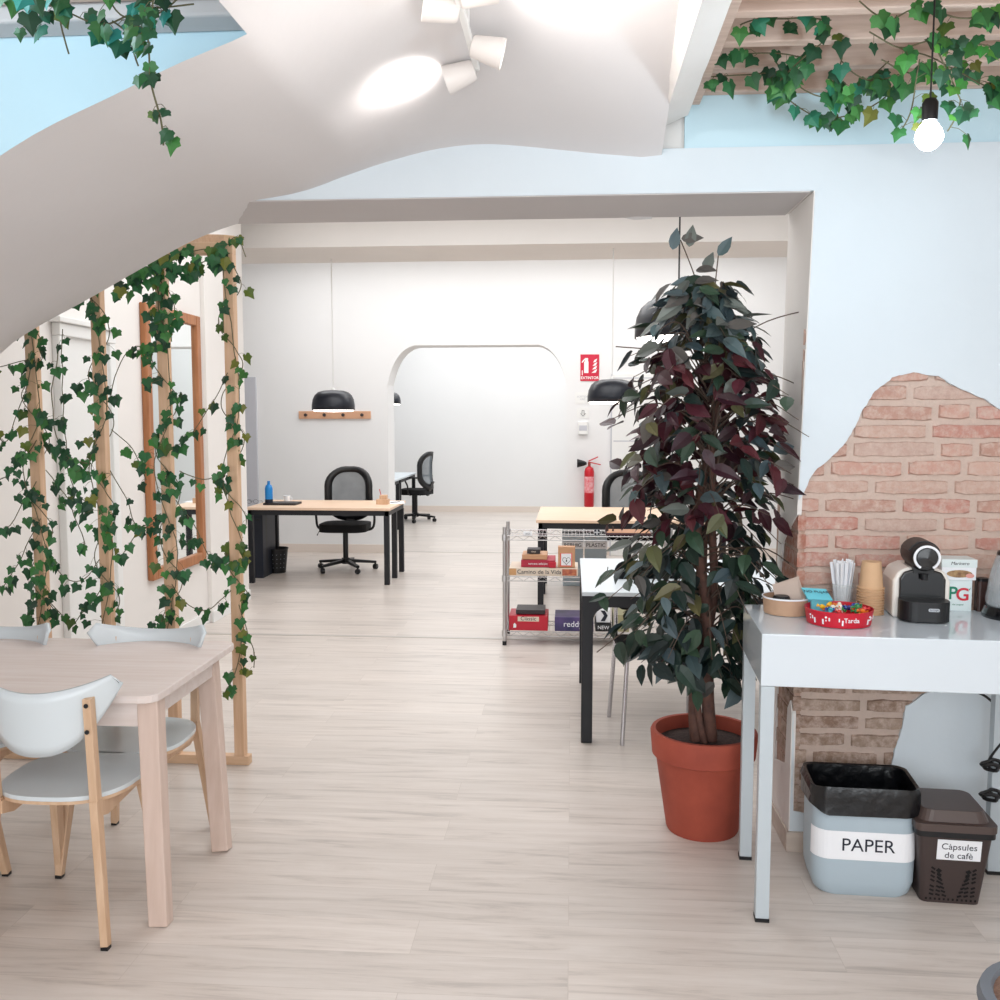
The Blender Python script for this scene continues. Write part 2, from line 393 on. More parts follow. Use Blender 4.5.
FT = [(-3.2, .8)] + FTl + [(x, zz) for x, zz in FTr]
FT.sort()
XHOLE = NT[8][0]
xs = [-3.3 + i * .06 for i in range(80)]
xs = sorted([x for x in xs if x < XB0 - .01 and abs(x - XHOLE) > .02] + [XHOLE, XB0])
ys = [-2.4, -1.2, 0, .6, 1.2, 1.7, YH, 2.4, 2.6, 2.8, 3.0, 3.2, 3.35, YN, 3.6, 3.73, YB]
xl0, xr0 = FTl[-1][0], FTr[0][0]
def vz(x, y): return sum(vz0(x + d * .05, y) * w for d, w in ((-2, .1), (-1, .2), (0, .4), (1, .2), (2, .1))) if x < XB0 - .12 and abs(x - XHOLE) > .12 else vz0(x, y)
def vz0(x, y):
    ye = YB if x < xl0 else YN if x > xr0 else YB + (YN - YB) * (x - xl0) / (xr0 - xl0)
    zn, zf = interp(NT, x), interp(FT, x)
    t = max(0, (y - YH) / (ye - YH)); t2 = t
    return zn + (zf - zn) * (t2 if t2 < 1 else 1 + (t2 - 1))
vb = MB(); nx = len(xs)
vs = [(x, y, vz(x, y)) for y in ys for x in xs]
fs = []
for jy in range(len(ys) - 1):
    for ix in range(nx - 1):
        if ys[jy + 1] <= YH + .001 and xs[ix + 1] <= XHOLE + .001: continue
        if ys[jy] >= YN - .001 and vz(xs[ix], ys[jy + 1]) > ZL + .03: continue
        fs.append((jy * nx + ix, jy * nx + ix + 1, (jy + 1) * nx + ix + 1, (jy + 1) * nx + ix))
vb.add(vs, fs)
vault = struct(vb.build('ceiling', vaultm, smooth=True))
# hanging beam along the right edge of the vault
zb0, zb1 = atY(662, 128, YN).z, atY(688, 115, YN).z
bb = MB()
prof = lambda y: [(XB0 - .02, vz(XB0 - .02, y) + .02 if y < YN else vz(XB0 - .02, YN)), (XB0, zb0 + rnd.uniform(-.003, .003)), (XB1, zb1 + rnd.uniform(-.003, .003)), (XB1, 3.2), (XB0 - .02, 3.2)]
yy = [-2.4 + (YN + 2.4) * k / 60 for k in range(61)]
vs = []; 
for y in yy: vs += [(a, y, b) for a, b in prof(y)]
fs = [(i * 5 + k, i * 5 + (k + 1) % 5, (i + 1) * 5 + (k + 1) % 5, (i + 1) * 5 + k) for i in range(60) for k in range(5)]
bb.add(vs, fs); struct(bb.build('ceiling_beam', plaster))
# wall of the open shaft on the left, and its inner side
YS = 2.96
struct(MB().prism([(-3.3, 3.0)] + [(-3.3 + (XHOLE + 3.38) * k / 30, vz(-3.3 + (XHOLE + 3.38) * k / 30, YS) + .02) for k in range(31)] + [(XHOLE + .08, 3.0)], YS, YS + .05, 'y').bb((XHOLE + .03, -2.4, 2.62), (XHOLE + .08, YS, 3.0)).build('wall_shaft', wall_bluelight))
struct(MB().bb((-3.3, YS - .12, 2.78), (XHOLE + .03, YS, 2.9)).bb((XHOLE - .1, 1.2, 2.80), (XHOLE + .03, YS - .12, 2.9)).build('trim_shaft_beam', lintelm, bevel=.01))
# ceiling boards and rafters
struct(MB().bb((XB1, -2.4, 2.93), (XE, YN + .02, 2.96)).build('ceiling_boards', rafter_wood))
struct(MB().bb((-3.3, -2.4, 2.93), (XHOLE + .08, YS, 2.96)).build('ceiling_boards_shaft', rafter_wood))
ZRF = atY(860, 92, YN).z
for k in range(12):
    y = YN - .022 - k * .215
    struct(MB().bb((XB1 + .03, y - .022, ZRF), (XE, y + .022, ZRF + .10)).build('ceiling_rafter', rafter_wood, bevel=.004))
for k in range(6):
    y = YS - .16 - k * .3
    struct(MB().bb((-3.3, y - .02, 2.82), (XHOLE + .02, y + .02, 2.92)).build('ceiling_rafter_shaft', rafter_wood, bevel=.004))
struct(MB().bb((XB1 + .002, -2.4, ZRF - .03), (XB1 + .04, YN, ZRF + .1)).build('trim_rafter_plate', rafter_wood, bevel=.003))

# side walls of the near room (outside the frame)
struct(MB().bb((-3.35, -2.4, 0), (-3.3, YN, 3.1)).build('wall_left_near', plaster))
struct(MB().bb((XE, -2.4, 0), (XE + .05, YN, 3.1)).build('wall_right', plaster))

# middle room shell
YC = 8.1
wl = MB(); wl.bb((XL - .3, YB, 0), (XL, YC, ZR)); wl.bb((-3.3, YB, 0), (XL, YB + .1, ZR))
struct(wl.build('wall_left', plaster))
struct(MB().bb((XL, 7.15, 0), (XL + .035, 7.6, ZR)).build('wall_left_pilaster', plaster, bevel=.004))
struct(MB().bb((XL, YB, 0), (XL + .014, YC, .09)).bb((XL + .035, 7.14, 0), (XL + .049, 7.61, .09)).build('baseboard_left', white_paint, bevel=.002))
# far wall with chamfered arch
ax0, ax1 = atY(388, 440, YF).x, atY(566, 440, YF).x
az = atY(480, 345, YF).z
zc = atY(388, 385, YF).z
cw = atY(414, 345, YF).x - ax0
arch = [(ax0, 0)] + [(ax0, zc)]
for k in range(1, 8):
    a = k / 8; p0, p1, p2 = Vector((ax0, zc)), Vector((ax0 + cw * .25, az - (az - zc) * .12)), Vector((ax0 + cw, az))
    q = p0 * (1 - a) ** 2 + p1 * 2 * a * (1 - a) + p2 * a * a; arch.append((q.x, q.y))
arch.append((ax0 + cw, az)); arch.append((ax1 - cw, az))
for k in range(1, 8):
    a = 1 - k / 8; p0, p1, p2 = Vector((ax1, zc)), Vector((ax1 - cw * .25, az - (az - zc) * .12)), Vector((ax1 - cw, az))
    q = p0 * (1 - a) ** 2 + p1 * 2 * a * (1 - a) + p2 * a * a; arch.append((q.x, q.y))
arch += [(ax1, zc), (ax1, 0)]
poly = [(-6, 0)] + arch + [(4.2, 0), (4.2, ZR + .1), (-6, ZR + .1)]
struct(MB().prism(poly, YF, YF + .4, 'y').build('wall_far', farwall))
struct(MB().bb((-6, YF - .015, 0), (ax0 - .02, YF, .1)).bb((ax1 + .02, YF - .015, 0), (4.2, YF, .1)).build('baseboard_far', mat('baseboard_paint', (226, 214, 204), .5)))
struct(MB().bb((-6, 8.45, atY(400, 246, 8.45).z), (4.2, 9.3, ZR + .1)).build('ceiling_beam_middle', plaster))
struct(MB().bb((-6, YB, ZR), (4.2, YF, ZR + .1)).build('ceiling_middle', farwall))
struct(MB().bb((4.15, YB, 0), (4.2, YR, ZR)).build('wall_right_middle', farwall))
struct(MB().bb((-6, YC - .3, 0), (-5.95, YR, ZR)).bb((-6, YC - .3, 0), (XL - .3, YC, ZR)).build('wall_left_middle', farwall))
struct(MB().bb((-6, YR, 0), (4.2, YR + .1, ZR)).build('wall_back', farwall))
struct(MB().bb((-6, YR - .015, 0), (4.2, YR, .1)).build('baseboard_back', MATS['baseboard_paint']))
struct(MB().bb((-6, YF + .4, ZR), (4.2, YR, ZR + .1)).build('ceiling_back', farwall))
# doors
d0, d1 = atY(238, 440, YF), atY(256.5, 377, YF)
struct(MB().bb((d0.x - .3, YF - .03, 0), (d1.x, YF, d1.z)).build('door_1', greydoor, bevel=.006))
dd = atY(612, 402, YF)
d2 = struct(MB().bb((dd.x, YF - .02, 0), (dd.x + 1.0, YF - .001, 2.1)).build('door_2', white_paint, bevel=.004))
gl = MB()
for zz in (.5, atY(612, 441, YF).z, 2.05): gl.bb((dd.x + .02, YF - .0225, zz - .006), (dd.x + .98, YF - .0195, zz + .006))
gl.bb((dd.x - .012, YF - .022, 0), (dd.x, YF - .0005, 2.1))
gl.build('door_groove', greydoor, d2)
y0, y1 = atX(58, 500, XL).y, atX(114, 500, XL).y
zt = atX(100, 331, XL).z
d3 = struct(MB().bb((XL, y0 + .07, 0), (XL + .025, y1 - .07, zt - .07)).build('door_3', white_paint))
MB().bb((XL, y0, 0), (XL + .045, y0 + .07, zt - .0705)).bb((XL, y1 - .07, 0), (XL + .045, y1, zt - .0705)).bb((XL, y0, zt - .07), (XL + .05, y1, zt - .0005)).bb((XL, y0 - .03, zt), (XL + .07, y1 + .03, zt + .03)).build('door_casing', white_paint, d3, bevel=.005)

# ------------------------------------------------------------------ mirror on the left wall
my0, my1 = atX(143, 440, XL).y, atX(198, 440, XL).y
mz1, mz0 = atX(143, 303, XL).z, atX(143, 583, XL).z
t = thing('wall_mirror', 'tall wall mirror in a warm wooden frame behind the ivy posts', 'mirror', (XL, (my0 + my1) / 2, mz0))
w_ = my1 - my0; h_ = mz1 - mz0; fw = .075
fr = MB()
fr.bb((.0, -w_ / 2, 0), (.045, -w_ / 2 + fw, h_)).bb((0, w_ / 2 - fw, 0), (.045, w_ / 2, h_)).bb((0, -w_ / 2 + fw, 0), (.045, w_ / 2 - fw, fw)).bb((0, -w_ / 2 + fw, h_ - fw), (.045, w_ / 2 - fw, h_))
fr.build('frame', warm_frame, t, bevel=.008)
MB().bb((.004, -w_ / 2 + fw - .01, fw - .01), (.02, w_ / 2 - fw + .01, h_ - fw + .01)).build('mirror_pane', mirror_m, t)

# ------------------------------------------------------------------ wooden post partition
YP = atZ(241, 765).y + .02
base = [atZ(241, 764).x - .028]
t = thing('post_screen', 'open timber screen of four pine posts on a floor rail, wound with ivy', 'screen', (0, YP, 0))
post_px = [(39, 502), (104, 489), (169, 515), (235, 502)]
PX = [atY(a, b, YP).x for a, b in post_px]
pw = .047; ZT = atY(232, 243, YP).z
for x in PX:
    MB().bb((x - pw / 2, -pw / 2, .042), (x + pw / 2, pw / 2, ZT - .05)).build('post', pine, t, bevel=.002)
MB().bb((PX[0] - .9, -pw / 2, 0), (PX[3] + pw / 2 + .02, pw / 2, .042)).build('floor_rail', mat('pine_rail', (226, 192, 160), .6, two=(208, 170, 136), nscale=6, stretch=(.7, 8, 8)), t, bevel=.002)
MB().bb((PX[0] - .9, -pw / 2, ZT - .05), (PX[3] + pw / 2, pw / 2, ZT)).build('top_rail', MATS['pine_rail'], t, bevel=.002)
MB().bar((PX[3] + .01, -.02, ZT + .01), (PX[3] - .42, .5, ZT + .12), .05, .04, up=(0, 0, 1)).build('brace', MATS['pine_rail'], t, bevel=.002)

# ------------------------------------------------------------------ ivy
IV = [(0, .06), (.18, -.1), (.40, -.02), (.41, .15), (.54, .34), (.3, .5), (.15, .74), (0, 1.0), (-.15, .74), (-.3, .5), (-.54, .34), (-.41, .15), (-.40, -.02), (-.18, -.1)]
G1 = [(44, 100, 58), (36, 84, 52), (54, 112, 60), (62, 122, 58), (32, 72, 48)]
G2 = [(92, 112, 44), (118, 122, 50), (72, 100, 40)]
GB = [(34, 120, 96), (40, 140, 130), (28, 98, 74)]
def ivy_leaf(mb, p, size, down, face, col, r):
    n = Vector(face).normalized(); d = Vector(down); d = (d - n * d.dot(n)).normalized(); sx = d.cross(n)
    fold = r.uniform(.06, .2) * size; curl = r.uniform(-.1, .25) * size
    vs = [p + sx * (x * size) + d * (y * size) - n * (abs(x) * fold * 1.6 + y * y * curl) for x, y in IV]
    c = p + d * (.32 * size) + n * .012 * size
    k = len(vs); c2 = tuple(v * .82 for v in col[:3]) + (1,)
    mb.add(vs + [c], [(i, (i + 1) % k, k) for i in range(k // 2)], 0, col)
    mb.add(vs + [c], [(i, (i + 1) % k, k) for i in range(k // 2, k)], 0, c2)
def smooth_path(pts, n):
    pts = [Vector(p) for p in pts]; out = []
    for i in range(len(pts) - 1):
        p0, p1, p2, p3 = pts[max(i - 1, 0)], pts[i], pts[i + 1], pts[min(i + 2, len(pts) - 1)]
        for k in range(n):
            t = k / n; out.append(.5 * ((2 * p1) + (p2 - p0) * t + (2 * p0 - 5 * p1 + 4 * p2 - p3) * t * t + (3 * p1 - p0 - 3 * p2 + p3) * t ** 3))
    out.append(pts[-1]); return out
def ivy(label, paths, dens, size, spread, seed, group=None, cols=None, away=(0, -1, 0), stem_r=.0022, yel=.08):
    """paths: list of point lists; dens: leaves per metre"""
    r = random.Random(seed); lv = MB(); st = MB(); root = Vector(paths[0][0])
    for path in paths:
        pts = smooth_path(path, 6)
        pts = [p + noise.noise_vector(p * 9 + Vector((seed, 0, 0))) * .012 for p in pts]
        pts = [p - root for p in pts]
        st.tube(pts, stem_r, 5)
        L = sum((b - a).length for a, b in zip(pts[:-1], pts[1:])); n = int(L * dens)
        for k in range(n):
            s = r.random() * (len(pts) - 1); i = min(int(s), len(pts) - 2); p = pts[i].lerp(pts[i + 1], s - i)
            ang = r.uniform(0, 2 * math.pi); rad = r.uniform(.25, 1) * spread
            off = Vector((math.cos(ang) * rad, math.sin(ang) * rad * .6 + away[1] * spread * .5, r.uniform(-.7, .3) * spread))
            q = p + off
            st.tube([p, p.lerp(q, .5) + Vector((0, 0, .006)), q], .0009, 3, caps=False)
            c = lin(r.choice(G2 if r.random() < yel else (cols or G1)))
            f = r.uniform(.85, 1.2); c = tuple(v * f for v in c[:3]) + (1,)
            face = Vector((r.uniform(-.7, .7), -1 if away[1] <= 0 else 1, r.uniform(-.25, .6)))
            down = Vector((r.uniform(-.7, .7), r.uniform(-.3, .3), -1))
            ivy_leaf(lv, q, size * r.uniform(.7, 1.2), down, face, c, r)
    o = thing('ivy_garland', label, 'ivy', root, 0, group)
    lv.build('leaves', leafm, o)
    st.build('stem', vine_m, o)
    return o
def helix(x, y, z0, z1, r, turns, ph=0, n=10):
    k = int(turns * 8); return [(x + r * math.cos(ph + 2 * math.pi * turns * i / k), y + r * math.sin(ph + 2 * math.pi * turns * i / k), z0 + (z1 - z0) * i / k) for i in range(k + 1)]
zz = lambda py, x=100: atY(x, py, YP).z
post_lab = ['leafy green ivy wound round the pine post nearest the frame edge above the table',
            'green ivy wound round the second pine post, left of the mirror',
            'green ivy wound round the third pine post, in front of the mirror',
            'yellow-tinged ivy wound round the end pine post beside the walkway']
for i, x in enumerate(PX):
    pa = [helix(x, YP, ZT - .02, zz(655) if i < 3 else zz(600), .05, 4.5, i * 1.3)]
    pa.append([(x - .03, YP - .03, ZT - .05), (x + .05, YP - .05, zz(400)), (x - .04, YP - .05, zz(470)), (x + .05, YP - .04, zz(550)), (x - .02, YP - .05, zz(640 if i < 3 else 560))])
    if i == 3:
        pa.append([(x + .02, YP - .04, zz(600)), (x + .04, YP - .04, zz(630)), (x - .01, YP - .05, zz(668)), (x - .06, YP - .06, zz(690))])
        pa.append([(x + .03, YP - .03, zz(612)), (x + .08, YP - .04, zz(640)), (x + .075, YP - .04, zz(662))])
        pa.append([(x, YP, ZT), (x + .05, YP - .03, ZT + .02), (x + .09, YP - .04, ZT - .07)])
    ivy(post_lab[i], pa, [27, 26, 26, 24][i], .05, [.062, .06, .062, .042][i], 20 + i, yel=[.05, .05, .06, .4][i])
g = 'ivy swags hanging between the pine posts'
def V(px, py, dy=-.04): v = atY(px, py, YP + dy); return (v.x, v.y, v.z)
swags = [
 ('ivy strand trailing from the top between first and second posts', [[V(62, 330), V(64, 420), V(70, 480), V(92, 510)], [V(60, 345), V(52, 400), V(60, 450), V(88, 462)]]),
 ('ivy swag sagging low between first and second posts above the chairs', [[V(45, 545), V(62, 575), V(80, 580), V(100, 560)], [V(50, 600), V(70, 625), V(84, 610), V(100, 590)], [V(46, 470), V(68, 500), V(86, 545)]]),
 ('long thin ivy strand crossing from second post to the mirror', [[V(108, 400), V(125, 355), V(150, 345)], [V(110, 470), V(128, 500), V(140, 525), V(160, 515)], [V(108, 530), V(120, 555), V(140, 530), V(165, 520)], [V(112, 430), V(132, 450), V(146, 480)]]),
 ('ivy swag looping low from third post to the end post', [[V(172, 585), V(190, 605), V(212, 608), V(232, 590)], [V(170, 450), V(195, 430), V(215, 400), V(228, 372)]]),
 ('sparse ivy strand hanging across the mirror toward the end post', [[V(176, 500), V(196, 530), V(212, 560), V(230, 555)], [V(180, 470), V(205, 480), V(228, 470)]]),
 ('ivy strands trailing over the white wall at the far left edge', [[V(-10, 370), V(10, 365), V(30, 360)], [V(36, 440), V(15, 470), V(-5, 480)], [V(40, 520), V(20, 560), V(0, 590)], [V(36, 480), V(10, 525), V(-12, 530)], [V(30, 370), V(8, 440), V(-8, 425)], [V(38, 600), V(22, 640), V(10, 650)]]),
]
for i, (lab, ps) in enumerate(swags): ivy(lab, ps, 30, .048, .04, 40 + i, group=g)
ivy('dense ivy clump draped along the top rail of the post screen', [[V(140, 268), V(160, 262), V(185, 268), V(205, 262), V(230, 255)], [V(120, 290), V(140, 275), V(165, 262), V(200, 250), V(228, 246)], [V(160, 275), V(158, 310), V(168, 330)]], 85, .052, .06, 60)
# hanging ivy in the left shaft
YI = 2.75
def VI(px, py, y=YI): v = atY(px, py, y); return (v.x, v.y, v.z)
ivy('ivy strand hanging from the shaft ceiling in front of the grey vault', [[VI(155, -40, 2.05), VI(150, 0, 2.05), VI(148, 35, 2.05), VI(152, 75, 2.05), VI(158, 115, 2.05), VI(162, 145, 2.05)]], 62, .037, .03, 71, cols=G1 + GB[:1])
ivy('thick ivy clump along the beam in the blue lit shaft', [[VI(-20, -10, 2.3), VI(20, 4, 2.3), VI(60, 8, 2.3), VI(100, 24, 2.3), VI(140, 10, 2.3), VI(195, 2, 2.3)], [VI(100, -20, 2.3), VI(120, 14, 2.3), VI(150, 16, 2.3), VI(180, -6, 2.3)], [VI(60, -10, 2.3), VI(64, 30, 2.3), VI(68, 52, 2.3)], [VI(30, -5, 2.3), VI(38, 38, 2.3)], [VI(112, 20, 2.3), VI(128, 34, 2.3), VI(140, 66, 2.3)]], 46, .046, .045, 72, cols=G1 + GB)
# ivy under the rafters on the right
def VR(px, py, y=3.0): v = atY(px, py, y); return (v.x, v.y, min(v.z, ZRF + .02))
ivy('ivy trailing along the rafters beside the white ceiling beam', [[VR(725, 60, 3.1), VR(745, 52, 3.1), VR(780, 55, 3.1), VR(810, 60, 3.1)], [VR(740, 28, 2.9), VR(760, 20, 2.9), VR(790, 10, 2.9), VR(830, 5, 2.9)], [VR(712, 75, 3.2), VR(750, 75, 3.2), VR(785, 72, 3.2)]], 40, .05, .045, 81, cols=G1 + [(70, 132, 66), (44, 120, 92)])
ivy('ivy looping down the blue-lit wall below the rafters', [[VR(770, 75, 3.25), VR(790, 102, 3.25), VR(820, 118, 3.25), VR(855, 114, 3.25), VR(885, 95, 3.25), VR(905, 75, 3.25)], [VR(775, 60, 3.1), VR(800, 85, 3.1), VR(830, 95, 3.1), VR(838, 70, 3.1), VR(842, 40, 3.0)], [VR(830, 100, 3.2), VR(860, 84, 3.2), VR(890, 60, 3.2)], [VR(820, 0, 2.9), VR(826, 40, 2.9), VR(800, 60, 3.0), VR(775, 85, 3.1)], [VR(840, 60, 3.1), VR(868, 80, 3.1), VR(900, 76, 3.1)]], 46, .05, .04, 82, cols=G1 + [(70, 132, 66), (44, 120, 92)])
ivy('bright green ivy massed round the cable of the hanging bulb', [[VR(870, 30, 2.8), VR(900, 45, 2.8), VR(930, 40, 2.8), VR(970, 42, 2.8), VR(1010, 55, 2.8)], [VR(860, 0, 2.7), VR(890, 20, 2.7), VR(920, 8, 2.7), VR(960, 20, 2.7), VR(1000, 10, 2.7)], [VR(900, 50, 2.9), VR(940, 60, 2.9), VR(985, 85, 2.9), VR(1010, 80, 2.9)], [VR(935, 50, 2.8), VR(958, 90, 2.8), VR(960, 105, 2.8), VR(945, 130, 2.8)], [VR(920, 60, 2.9), VR(915, 100, 2.9), VR(900, 130, 2.9)], [VR(880, 60, 3.0), VR(920, 75, 3.0), VR(965, 60, 3.0)]], 48, .048, .045, 83, cols=G1 + [(60, 130, 56), (84, 146, 60)])

# ------------------------------------------------------------------ dining table
pNR, pFR = atZ(163, 697, .74), atZ(231, 641, .74)
tx1 = (pNR.x + pFR.x) / 2; ty0, ty1 = pNR.y, pFR.y
print('table', tx1, pNR, pFR)
TW = 1.5; tcx = tx1 - TW / 2; tcy = (ty0 + ty1) / 2; td = ty1 - ty0
t = thing('dining_table', 'whitewashed wooden dining table with splayed legs among white chairs', 'table', (tcx, tcy, 0))
MB().prism([(tx1 - tcx - .0 + 0, -td / 2 + .05)] and rrect(TW, td, .055, 4), .715, .74).build('tabletop', pale_wood, t, bevel=.003)
ap = MB(); ax, ay = TW / 2 - .07, td / 2 - .05
for s in (-1, 1):
    ap.bb((-ax, s * ay - .011, .63), (ax, s * ay + .011, .715)); ap.bb((s * ax - .011, -ay, .63), (s * ax + .011, ay, .715))
ap.build('apron', pale_wood, t, bevel=.002)
fo = atZ(161, 924); bo = atZ(222, 850)
for sx in (-1, 1):
    for sy in (-1, 1):
        f = fo if sy < 0 else bo
        fx = (f.x - tcx) if sx > 0 else -(f.x - tcx)
        MB().bar((sx * (TW / 2 - (.045 if sy < 0 else .095)), sy * (ay - .02), .72), (fx, f.y - tcy, 0), .068, .06, up=(0, 1, 0), w2=.062, d2=.05).build('leg', pale_wood_v, t, bevel=.004)

# ------------------------------------------------------------------ white dining chairs
def make_chair():
    t = thing('dining_chair', 'white chair', 'chair', group='white and birch dining chairs round the table')
    n = 40; out = []
    for k in range(n):
        a = 2 * math.pi * k / n; c, s = math.cos(a), math.sin(a); e = .72
        x = .212 * abs(c) ** e * (1 if c > 0 else -1); y = .2 * abs(s) ** e * (1 if s > 0 else -1)
        x *= 1 + .06 * s; out.append((x, y))
    MB().prism(out, .438, .452).build('seat', seat_white, t, bevel=.003)
    MB().prism([(x * .995, y * .995) for x, y in out], .428, .4379).build('seat_edge', birch, t)
    # curved backrest
    b = MB(); N = 26; top = []; W = .225
    vs = []
    for k in range(N + 1):
        u = -1 + 2 * k / N; x = u * W; y = -.225 + .10 * u * u
        zt_ = .785 + .045 * u * u - .03 * max(0, abs(u) - .93) / .07; zb_ = .588 + .205 * abs(u) ** 2.6
        for i in range(7): vs.append((x, y - .02 * (i / 6), zb_ + (zt_ - zb_) * i / 6))
    fs = [(k * 7 + i, (k + 1) * 7 + i, (k + 1) * 7 + i + 1, k * 7 + i + 1) for k in range(N) for i in range(6)]
    b.add(vs, fs).build('backrest', seat_white, t, smooth=True, solid=.012)
    for s in (-1, 1):
        px = s * .158; yb = -.225 + .10 * (px / W) ** 2 - .028
        l = MB(); l.bar((px, yb, .765), (px, yb + .02, .44), .026, .03, up=(0, 1, 0)); l.bar((px, yb + .02, .44), (s * .20, -.235, .01), .026, .036, up=(0, 1, 0), w2=.024, d2=.026)
        lo = l.build('rear_leg', birch, t, bevel=.002)
        for zz_ in (.745, .665): MB().lathe([(.0, 0), (.007, 0), (.007, .003), (0, .003)], (px, yb - .015, zz_), 10, rot=(R(90), 0, 0)).build('screw', black_metal, lo)
        l = MB(); l.bar((s * .15, .13, .43), (s * .185, .2, .01), .028, .05, up=(0, 1, 0), w2=.024, d2=.026); lo = l.build('front_leg', birch, t, bevel=.002)
        MB().prism([(-.185, .43), (-.185, .39), (-.12, .372), (.08, .385), (.16, .36), (.16, .43)], s * .152 - .012, s * .152 + .012, 'x').build('side_rail', birch, t, bevel=.002)
        for fx, fy in ((s * .20, -.235), (s * .185, .2)): MB().bb((fx - .011, fy - .012, 0), (fx + .011, fy + .012, .0105)).build('foot_pad', black_plastic, t)
    MB().bb((-.14, -.03, .385), (.14, -.01, .43)).bb((-.14, .1, .385), (.14, .12, .43)).build('cross_rail', birch_dark, t, bevel=.002)
    return t
ch = make_chair()
pA = atZ(106, 949)
cA = Vector((pA.x - .20, pA.y + .235, 0))
ch.location = cA; ch.rotation_euler = (0, 0, 0)
ch['label'] = 'white dining chair seen from behind, in front of the table leg'
pC = atZ(209, 833)
dup(ch, (pC.x - .20, pC.y - .185, 0), math.pi, 'white dining chair tucked under the far side of the table, nearer the walkway')
dup(ch, (pC.x - .20 - .60, pC.y - .195, 0), math.pi, 'white dining chair cut by the frame edge on the far side of the table')
dup(ch, (cA.x - .56, cA.y - .01, 0), 0, 'white dining chair before the table, only its front leg and rail showing')

# ------------------------------------------------------------------ white bar table with objects
fl_, bl_ = atZ(762, 916), atZ(746, 862)
ZB = .932
cNL = atZ(762, 634, ZB)
print('bar', fl_, bl_, cNL, atZ(1000, 641, ZB), atZ(743, 610, ZB))
RZB = math.atan2((atZ(1000, 641, ZB) - cNL).y, (atZ(1000, 641, ZB) - cNL).x)
_q = atZ(993, 874) - cNL; BL = _q.x * math.cos(RZB) + _q.y * math.sin(RZB) + .022; print('BL', BL); BD = YN - .045 - cNL.y - max(0, BL * math.sin(RZB)); print('BD', BD, RZB)
bt = thing('bar_table', 'white gloss console table with pale grey square legs against the brick wall', 'table', (cNL.x, cNL.y, 0), RZB)
MB().bb((0, 0, ZB - .165), (BL, BD, ZB)).build('tabletop', white_gloss, bt, bevel=.003)
for lx, ly in ((.022, .022), (BL - .022, .022), (.022, BD - .022), (BL - .022, BD - .022)):
    lo = MB().bb((lx - .021, ly - .021, .012), (lx + .021, ly + .021, ZB - .166)).build('leg', grey_leg, bt, bevel=.002)
    MB().bb((lx - .022, ly - .022, 0), (lx + .022, ly + .022, .0115)).build('foot_cap', black_plastic, lo)
def bz(px, py): v = atZ(px, py, ZB); return v
bar_table_rot = RZB
# kraft bowl
p = bz(790, 617)
bowl = thing('paper_bowl', 'wide brown kraft bowl with white rim at the table end', 'bowl', (p.x + .004, p.y + .07, ZB))
MB().lathe([(.0, .002), (.076, .002), (.0805, .055), (.0815, .058), (.0795, .058), (.073, .006), (0, .006)], n=40).build('bowl_body', kraft, bowl, smooth=True)
MB().lathe([(.0805, .054), (.0835, .056), (.0835, .060), (.0795, .060), (.0795, .056)], n=40).build('rim', paper, bowl, smooth=True)
tag(MB().lathe([(.0, 0), (.03, 0), (.033, .004), (.03, .006), (.027, .014), (.024, .018), (0, .018)], (0, 0, 0), 28).build('cup_lid', black_plastic, None, smooth=True, loc=(p.x - .022, p.y + .035, ZB + .048)), 'black plastic cup lid lying in the kraft bowl', 'lid')
nb = thing('napkin_stack', 'folded brown paper napkins standing tilted in the kraft bowl', 'napkins', (p.x + .012, p.y + .055, ZB + .02), R(-14))
for k in range(3):
    MB().box((k * .004 - .01, k * .008, .048 + k * .003), (.085, .006, .085), rot=(R(-22 - 4 * k), R(-14 - k * 4), 0)).build('napkin', napkin, nb)
# small bowl with lid
p = bz(826, 608); p.y += .16; p.x += .0
o = thing('lidded_tub', 'small brown paper tub with pink and white lid behind the blue card', 'tub', (p.x, p.y, ZB))
MB().lathe([(0, .0), (.035, 0), (.042, .07), (0, .07)], n=28).build('tub_body', kraft, o, smooth=True)
MB().lathe([(0, .070), (.044, .070), (.044, .082), (.04, .084), (0, .084)], n=28).build('lid', mat('pink_white_lid', (236, 214, 208), .6, two=(200, 120, 120), nscale=30), o, smooth=True)
# blue card box
p = bz(823, 620)
o = thing('card_box', 'small bright blue card box with handwriting on its sloping lid', 'box', (p.x - .002, p.y + .055, ZB), R(8))
MB().bb((-.034, -.025, 0), (.034, .03, .062)).build('box_body', cyan_card, o)
MB().box((-.006, .0, .076), (.085, .07, .004), rot=(R(22), R(4), 0)).build('lid', cyan_card, o)
text('lettering', 'NO PUJAR', .019, ink, o, (-.006, .006, .0835), (R(22), R(4), 0), .0002)
# red bowl
p = bz(844, 627)
rb = thing('red_bowl', 'round red bowl with white printed figures, full of wrapped sweets', 'bowl', (p.x, p.y + .065, ZB))
red_bowl_m = mat('red_bowl_enamel', (198, 18, 44), .4)
MB().lathe([(.0, .002), (.1, .002), (.1075, .052), (.105, .052), (.098, .006), (0, .006)], n=48).build('bowl_body', red_bowl_m, rb, smooth=True)
fg = MB(); r = random.Random(3)
for k in range(26):
    a = R(-160 + k * 5.6); h = .024 + .005 * math.sin(k * 2.1)
    if k % 5 in (3, 4) or k in (12, 13, 14, 15, 16, 17): continue
    rr = .104 + .0005; cx_, cy_ = rr * math.cos(a), rr * math.sin(a)
    fg.box((cx_, cy_, h), (.0018, .003 + .001 * (k % 3), .005 + .006 * ((k * 7) % 3)), rot=(0, R(8), a))
    if k % 3 == 0: fg.lathe([(0, -.001), (.0035, -.001), (.0035, .001), (0, .001)], (cx_ * 1.01, cy_ * 1.01, h + .010), 8, rot=(0, R(90), a))
fg.build('printed_figures', paper, rb)
